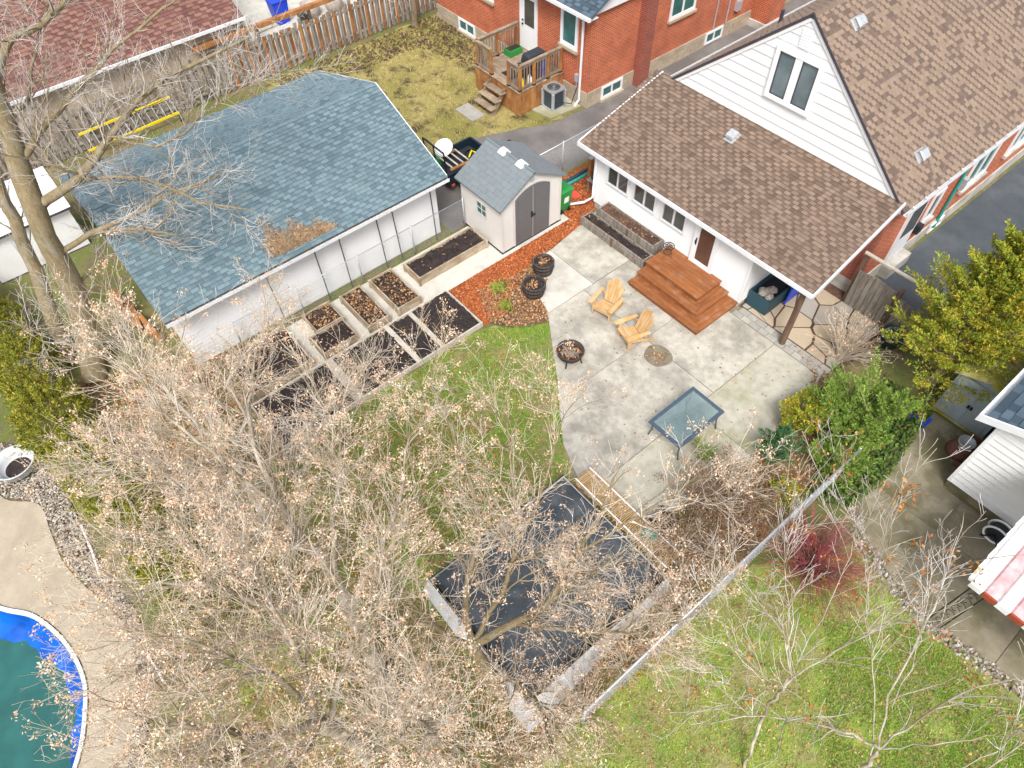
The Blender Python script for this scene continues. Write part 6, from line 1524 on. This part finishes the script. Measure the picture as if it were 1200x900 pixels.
# evergreens: plumes of needle faces
def plumes(P, D, L_, per, leaf, width=.17):
    """n plumes from P along D, per needles each"""
    n = len(P); s = nrng.uniform(0, 1, (n, per)); c = P[:, None]+D[:, None]*(L_[:, None]*s)[..., None]
    rad = nrm(nrng.normal(size=(n, per, 3))); c = c+rad*(L_[:, None]*.16*(1.1-s))[..., None]
    d = nrm(D[:, None]*.9+rad*.8); sd = nrm(np.cross(d, nrng.normal(size=(n, per, 3)))); l = (leaf*nrng.uniform(.6, 1.3, (n, per)))[..., None]
    V = np.stack([c, c+d*l*.5+sd*l*width, c+d*l, c+d*l*.5-sd*l*width], 2).reshape(-1, 3)
    return V, np.arange(len(V)).reshape(-1, 4)
def conifer(label, c, h, rad, n, m, shape='cone', per=40, leaf=.085, pl=.3, name='conifer', up=.45, lobes=1, group=None, cat='tree', subs=9):
    """n boughs, each carrying feathery side sprays; a cone of boughs, or several leaning lobes of a spreading bush"""
    c = Vector(c); t = thing(name, label, cat, tuple(c), group); Ps, Ds, Ls = [], [], []; stem = []; bo = []
    for q in range(lobes):
        k = n//lobes; a0 = q*2.4+c.y; off = 0 if lobes == 1 else rad*rng.uniform(.3, .7); hh = h if q == 0 else h*rng.uniform(.45, .9); rd = rad if lobes == 1 else rad*rng.uniform(.45, .7)
        bx, by = c.x+math.cos(a0)*off, c.y+math.sin(a0)*off; top = np.array([bx, by, c.z+hh*.93]); foot = np.array([c.x, c.y, c.z])
        stem.append([tuple(foot), ((c.x+bx)/2, (c.y+by)/2, c.z+hh*.4), tuple(top)])
        zf = np.linspace(.08, .97, k)+nrng.normal(0, .02, k); a = np.arange(k)*2.39996+nrng.normal(0, .3, k)
        B0 = foot+(top-foot)*zf[:, None]
        ln = rd*((1.02-zf)**.85 if shape == 'cone' else np.sqrt(np.maximum(.08, 1-(zf-.3)**2/.55)))*nrng.uniform(.6, 1.25, k)*(1+.2*np.sin(a*2+q))
        d = nrm(np.stack([np.cos(a), np.sin(a), up+.8*zf+nrng.normal(0, .18, k)], -1))
        sdv = nrm(np.cross(d, np.array([0, 0, 1.0])))
        bo.append(np.stack([B0, B0+d*(ln*.5)[:, None], B0+d*ln[:, None]+np.array([0, 0, .12])*ln[:, None]], 1))
        for j in range(subs):
            s_ = .22+.78*j/(subs-1); pos = B0+d*(ln*s_)[:, None]; pos[:, 2] += .12*ln*s_**2
            sg = 1 if j % 2 else -1
            dd = nrm(d*(.55+.6*s_)+sdv*(sg*(1.05-s_*.85))+np.array([0, 0, .3])+nrng.normal(0, .15, (k, 3)))
            Ps.append(pos); Ds.append(dd); Ls.append((pl*(1.25-.55*s_)*np.clip(ln/rd+.35, .4, 1.3))*nrng.uniform(.7, 1.3, k))
    P, D, L_ = np.concatenate(Ps), np.concatenate(Ds), np.concatenate(Ls)
    V, F = plumes(P, D, L_, per, leaf); raw_mesh('crown', V, F, m, t)
    S_ = np.array(stem); Bq = np.concatenate(bo)
    raw_mesh('trunk', *join([tubes(S_, np.repeat(np.array([[max(.05, h*.022), .04, .012]]), len(S_), 0), 8), tubes(Bq, np.repeat(np.array([[.018, .012, .005]]), len(Bq), 0), 4)]), 'twig_brown', t)
    return t
conifer('tall green conifer with golden orange tips beside the dark driveway', (-1.7, 16.3, 0), 6.1, 2.1, 210, 'fol_gold', per=46, leaf=.085, pl=.52, up=.5, subs=11)
conifer('broad bright green juniper in front of the tall golden conifer', (-2.45, 12.85, 0), 1.9, 1.5, 120, 'fol_green', 'dome', per=44, leaf=.075, pl=.36, up=.6, lobes=6)
conifer('small yellow green juniper left of the broad juniper', (-3.3, 12.2, 0), 1.1, .75, 36, 'fol_gold', 'dome', per=36, leaf=.07, pl=.26, lobes=3, subs=7)
conifer('low dull green juniper at the foot of the broad juniper', (-1.95, 11.8, 0), 1.2, .85, 44, 'fol_green', 'dome', per=38, leaf=.07, pl=.28, lobes=4, subs=7)
conifer('small blue green conifer at the edge of the mossy patio', (-3.05, 10.85, 0), 1.6, .62, 46, 'fol_blue', per=40, leaf=.055, pl=.22, subs=7)
conifer('little green yew bush beside the glass table', (*at(822, 535, 0).xy, 0), .55, .42, 16, 'fol_green', 'dome', per=26, leaf=.045, pl=.16, name='yew_bush', cat='shrub', lobes=2, subs=6)
conifer('low olive shrub between blue green conifer and fence', (*at(915, 590, 0).xy, 0), .9, .6, 30, 'fol_gold', 'dome', per=32, leaf=.05, pl=.22, name='yew_bush', cat='shrub', lobes=3, subs=6)
# cedar hedge along the pool yard
hg = thing('cedar_hedge', 'long yellow green cedar hedge between pool yard and bare trees', 'hedge', (-14, -2.6, 0))
n = 2600; u = nrng.uniform(0, 1, n); hx = -23+15.5*u; hy = np.interp(hx, [-23, -19, -15, -12, -9.5, -7.5], [-3.6, -2.9, -2.75, -2.2, -1.9, -1.8])
a = nrng.uniform(0, math.pi, n); hr_ = .62*(1+.2*np.sin(hx*2.3)+.12*np.sin(hx*5.1)); rr = nrng.uniform(.5, 1, n)**.5
P = np.stack([hx, hy+np.cos(a)*hr_*rr, .15+1.25*np.sin(a)**.6*rr*(1+.12*np.sin(hx*3.1))], -1); D = nrm(np.stack([nrng.normal(0, .3, n), np.cos(a), np.sin(a)+.5], -1))
raw_mesh('foliage', *plumes(P, D, .3*nrng.uniform(.5, 1.5, n), 50, .075), 'fol_hedge', hg)
sp_ = []
for x in np.arange(-22.5, -8, 1.1):
    yy = float(np.interp(x, [-23, -19, -15, -12, -9.5, -7.5], [-3.6, -2.9, -2.75, -2.2, -1.9, -1.8])); sp_.append([(x, yy, 0), (x+.05, yy, .6), (x, yy+.04, 1.2)])
for q_ in sp_: raw_mesh('stem', *tubes(np.array([q_]), np.array([[.05, .04, .02]]), 6), 'twig_brown', hg)
# grassy perennials in the planting bed
for k, (px, py, lab) in enumerate(((583, 340, 'clump of yellow green strap leaves, larger one beside the barrels'), (593, 361, 'clump of yellow green strap leaves, smaller one nearer the lawn'))):
    c = at(px, py, .02); t = thing('strap_leaf_plant', lab, 'plant', tuple(c), 'strap leaf plants in the bark bed')
    m_ = 110 if k == 0 else 70; a = nrng.uniform(0, 6.283, m_); r_ = nrng.uniform(.05, .3 if k == 0 else .22, m_)
    s = np.linspace(0, 1, 5)[None, :, None]; E_ = np.stack([np.cos(a)*r_, np.sin(a)*r_, nrng.uniform(.12, .3, m_)], -1)
    o0 = np.array(c)+np.stack([nrng.normal(0, .09, m_), nrng.normal(0, .09, m_), np.zeros(m_)], -1)
    P = o0[:, None]+E_[:, None]*np.concatenate([s, s, np.sin(s*2.2)], 2)
    raw_mesh('leaves', *tubes(P, np.repeat(np.array([[.008, .012, .011, .008, .002]]), m_, 0), 3), 'fol_lime', t, kind='stuff')
    MB().lathe([(.05, 0), (.04, .05), (.01, .06)], c, 8).build('crown_base', 'bark_bed', t)
# ground ivy, leaf litter, mulch, gravel, grass
def cover(name, poly, n, size, m, label, cat, z=.03, flat=.35):
    c = np.mean(np.array(poly), 0); o = litter(name, scatter(poly, n, z), size, m, org=(float(c[0]), float(c[1]), 0), flat=flat); return tag(o, label, cat, kind='stuff')
P3 = scatter([(-1.9, 10.6), (-.95, 11.2), (-.8, 12.6), (-1.15, 15.2), (-2.6, 15.4), (-2.2, 12.6)], 5200, .02); P3[:, 2] += nrng.uniform(0, .22, len(P3))
iv = litter('ivy_ground_cover', P3, .05, 'fol_ivy', org=(-1.4, 13, 0), flat=.5); tag(iv, 'dark green ivy covering the ground below the junipers', 'ivy')
cover('mulch_chips', [(-13.34, 8.2), (-11.5, 8.13), (-11.4, 8.9), (-11.9, 9.6), (-12.3, 10.3), (-12.75, 11.3), (-12.65, 11.9), (-12.9, 13.6), (-13.2, 14.4), (-13.3, 16.7), (-15.1, 16.7), (-15.1, 13.4), (-13.36, 13.35)], 7000, .032, 'mulch_chip', 'loose orange bark chips covering the mulch path', 'mulch', .018)
cover('bark_litter', [(-12.75, 8.9), (-11.45, 8.35), (-10.9, 8.75), (-10.35, 9.7), (-10.6, 9.95), (-11.3, 10.2), (-11.7, 10.9), (-12.5, 11.0), (-12.5, 10.2)], 2600, .035, 'leaf_litter', 'dead leaves and bark covering the planting bed', 'leaf litter', .024)
cover('leaf_litter', [(-11.4, -2), (-11.4, 3), (-9.6, 6), (-6.2, 6), (-6.2, 1.9), (-2.4, 1.9), (-2.4, 7), (-3.2, 9), (-3.3, 11), (-1.8, 11), (-1.75, 0), (-4, -3)], 9000, .04, 'leaf_litter', 'dead leaves strewn under the bare trees and around the rink', 'leaf litter', .012)
cover('leaf_litter', [(-17.5, -2.2), (-15.6, 2.5), (-13.4, 1.3), (-11.4, 1.4), (-11.4, -2)], 5200, .045, 'leaf_litter', 'dead leaves covering the ground left of the garden bed', 'leaf litter', .012)
cover('leaf_litter', [(-5.2, 14.5), (-3.2, 14.3), (-2.4, 12.4), (-1.8, 11.2), (-2.6, 10), (-3.4, 10), (-3.6, 12), (-4.0, 14.0)], 2300, .035, 'leaf_litter', 'brown leaf litter under the junipers beside the patio', 'leaf litter', .03)
cover('lawn_leaves', [(-11.4, 2.5), (-11.4, 8.0), (-10.6, 8.9), (-8.5, 8.2), (-6.2, 6.4), (-6.2, 2.5)], 4500, .026, 'leaf_litter', 'small dead leaves strewn over the green lawn', 'leaves', .03)
cover('side_leaves', [(-1.6, 2), (-1.6, 7.5), (0, 10.3), (4.3, 10), (4, 5), (2, 3)], 1500, .03, 'leaf_litter', 'small dead leaves strewn over the side lawn', 'leaves', .03)
cover('back_leaves', [(-27.8, 10), (-26, 10), (-26, 16), (-22.5, 17), (-22.5, 18.2), (-27.8, 18.4)], 2500, .05, 'bark_bed', 'dark dead leaves along the back fence', 'leaf litter', .03)
cover('patio_leaves', [(-10.4, 10), (-6, 7), (-3.4, 9), (-3.6, 14), (-10, 12.6)], 260, .028, 'leaf_litter', 'scattered small dead leaves on the concrete patio', 'leaves', .036)
cover('kerb_gravel', [(-.95, 11.25), (-.3, 10.45), (1.75, 9.9), (4.2, 10.2), (4.2, 10.5), (1.75, 10.3), (-.15, 10.85), (-.8, 11.5)], 900, .045, 'gravel', 'rough pale pebbles edging the courtyard', 'gravel', .012, .5)
gp = scatter([(-17.5, -4.9), (-16.2, -4.9), (-14.93, -4.7), (-14.2, -4.08), (-12.2, -4.13), (-10.03, -3.62), (-8.6, -3.8), (-6.94, -4.66), (-6.7, -4.5), (-8.4, -3.5), (-10.0, -3.3), (-12.2, -3.6), (-14.3, -3.4), (-16.5, -4.1)], 5200, .03)
m_ = len(gp); s_ = nrng.uniform(.018, .045, m_)[:, None, None]; octv = np.array([(1, 0, 0), (0, 1, 0), (-1, 0, 0), (0, -1, 0), (0, 0, .7), (0, 0, -.7)]); V = gp[:, None]+octv[None]*s_*nrng.uniform(.7, 1.3, (m_, 6, 1))
octf = np.array([(0, 1, 4), (1, 2, 4), (2, 3, 4), (3, 0, 4), (1, 0, 5), (2, 1, 5), (3, 2, 5), (0, 3, 5)]); F = (octf[None]+np.arange(m_)[:, None, None]*6).reshape(-1, 3)
q = raw_mesh('river_gravel', V.reshape(-1, 3), F, 'gravel', nside=3, org=(-11, -4, 0)); tag(q, 'mixed pale and dark pebbles bordering the pool deck', 'gravel', kind='stuff')
def grass(name, poly, n, h, w, m, label, z=.004):
    P = scatter(poly, n, z); P[:, 2] = z; a = nrng.uniform(0, 6.283, n); hh = h*nrng.uniform(.5, 1.3, n)
    # tufts: thin out by a patchy field
    k = np.sin(P[:, 0]*2.1+P[:, 1]*1.3)*np.sin(P[:, 1]*2.7-P[:, 0]*.8)+np.sin(P[:, 0]*5.3)*np.sin(P[:, 1]*4.7)*.5+nrng.normal(0, .6, n)
    keep = k > -.75; P, a, hh = P[keep], a[keep], hh[keep]; n = len(P)
    sd = np.stack([np.cos(a), np.sin(a), np.zeros(n)], -1)*w; ln = np.stack([nrng.normal(0, .5, n), nrng.normal(0, .5, n), np.ones(n)], -1)*hh[:, None]
    V = np.stack([P-sd, P+sd, P+ln], 1).reshape(-1, 3); c = np.mean(np.array(poly), 0)
    q = raw_mesh(name, V, np.arange(3*n).reshape(n, 3), m, nside=3, org=(float(c[0]), float(c[1]), 0)); return tag(q, label, 'grass', kind='stuff')
grass('lawn_grass', [(-11.4, 3.0), (-11.4, 8.1), (-10.9, 8.75), (-10.3, 9.68), (-8.43, 8.36), (-6.9, 7.13), (-5.9, 6.6), (-6.15, 3.5), (-8, 2.5)], 70000, .06, .007, 'blade_green', 'bright green grass of the lawn between bed and patio')
grass('thin_grass', [(-11.4, -1.5), (-11.4, 3.4), (-6.15, 4), (-6.2, 2.0), (-2.6, 1.9), (-2, -2), (-7, -2.5)], 42000, .07, .007, 'blade_mixed', 'thin yellowish grass under the seed covered trees')
grass('side_grass', [(-1.7, 1.0), (-1.7, 7.5), (-1.0, 9.4), (-.2, 10.5), (1.75, 9.95), (4.6, 10.2), (5.5, 6), (3, 3)], 85000, .06, .007, 'blade_mixed', 'yellow green grass of the side lawn right of the fence')
grass('side_grass_green', [(.3, 8.5), (1.7, 9.8), (4.6, 10.1), (5.2, 7.5), (2.5, 5.5)], 26000, .065, .008, 'blade_green', 'fresh green grass of the side lawn near the courtyard')
grass('dry_grass', [(-27.8, 9.9), (-22.9, 9.9), (-19.4, 11.6), (-19.1, 13.8), (-18.5, 15.2), (-18.0, 16.4), (-19, 15.9), (-22, 15.9), (-22, 18.2), (-27.8, 18.5)], 26000, .06, .012, 'blade_dry', 'straw coloured dry grass of the back lawn')
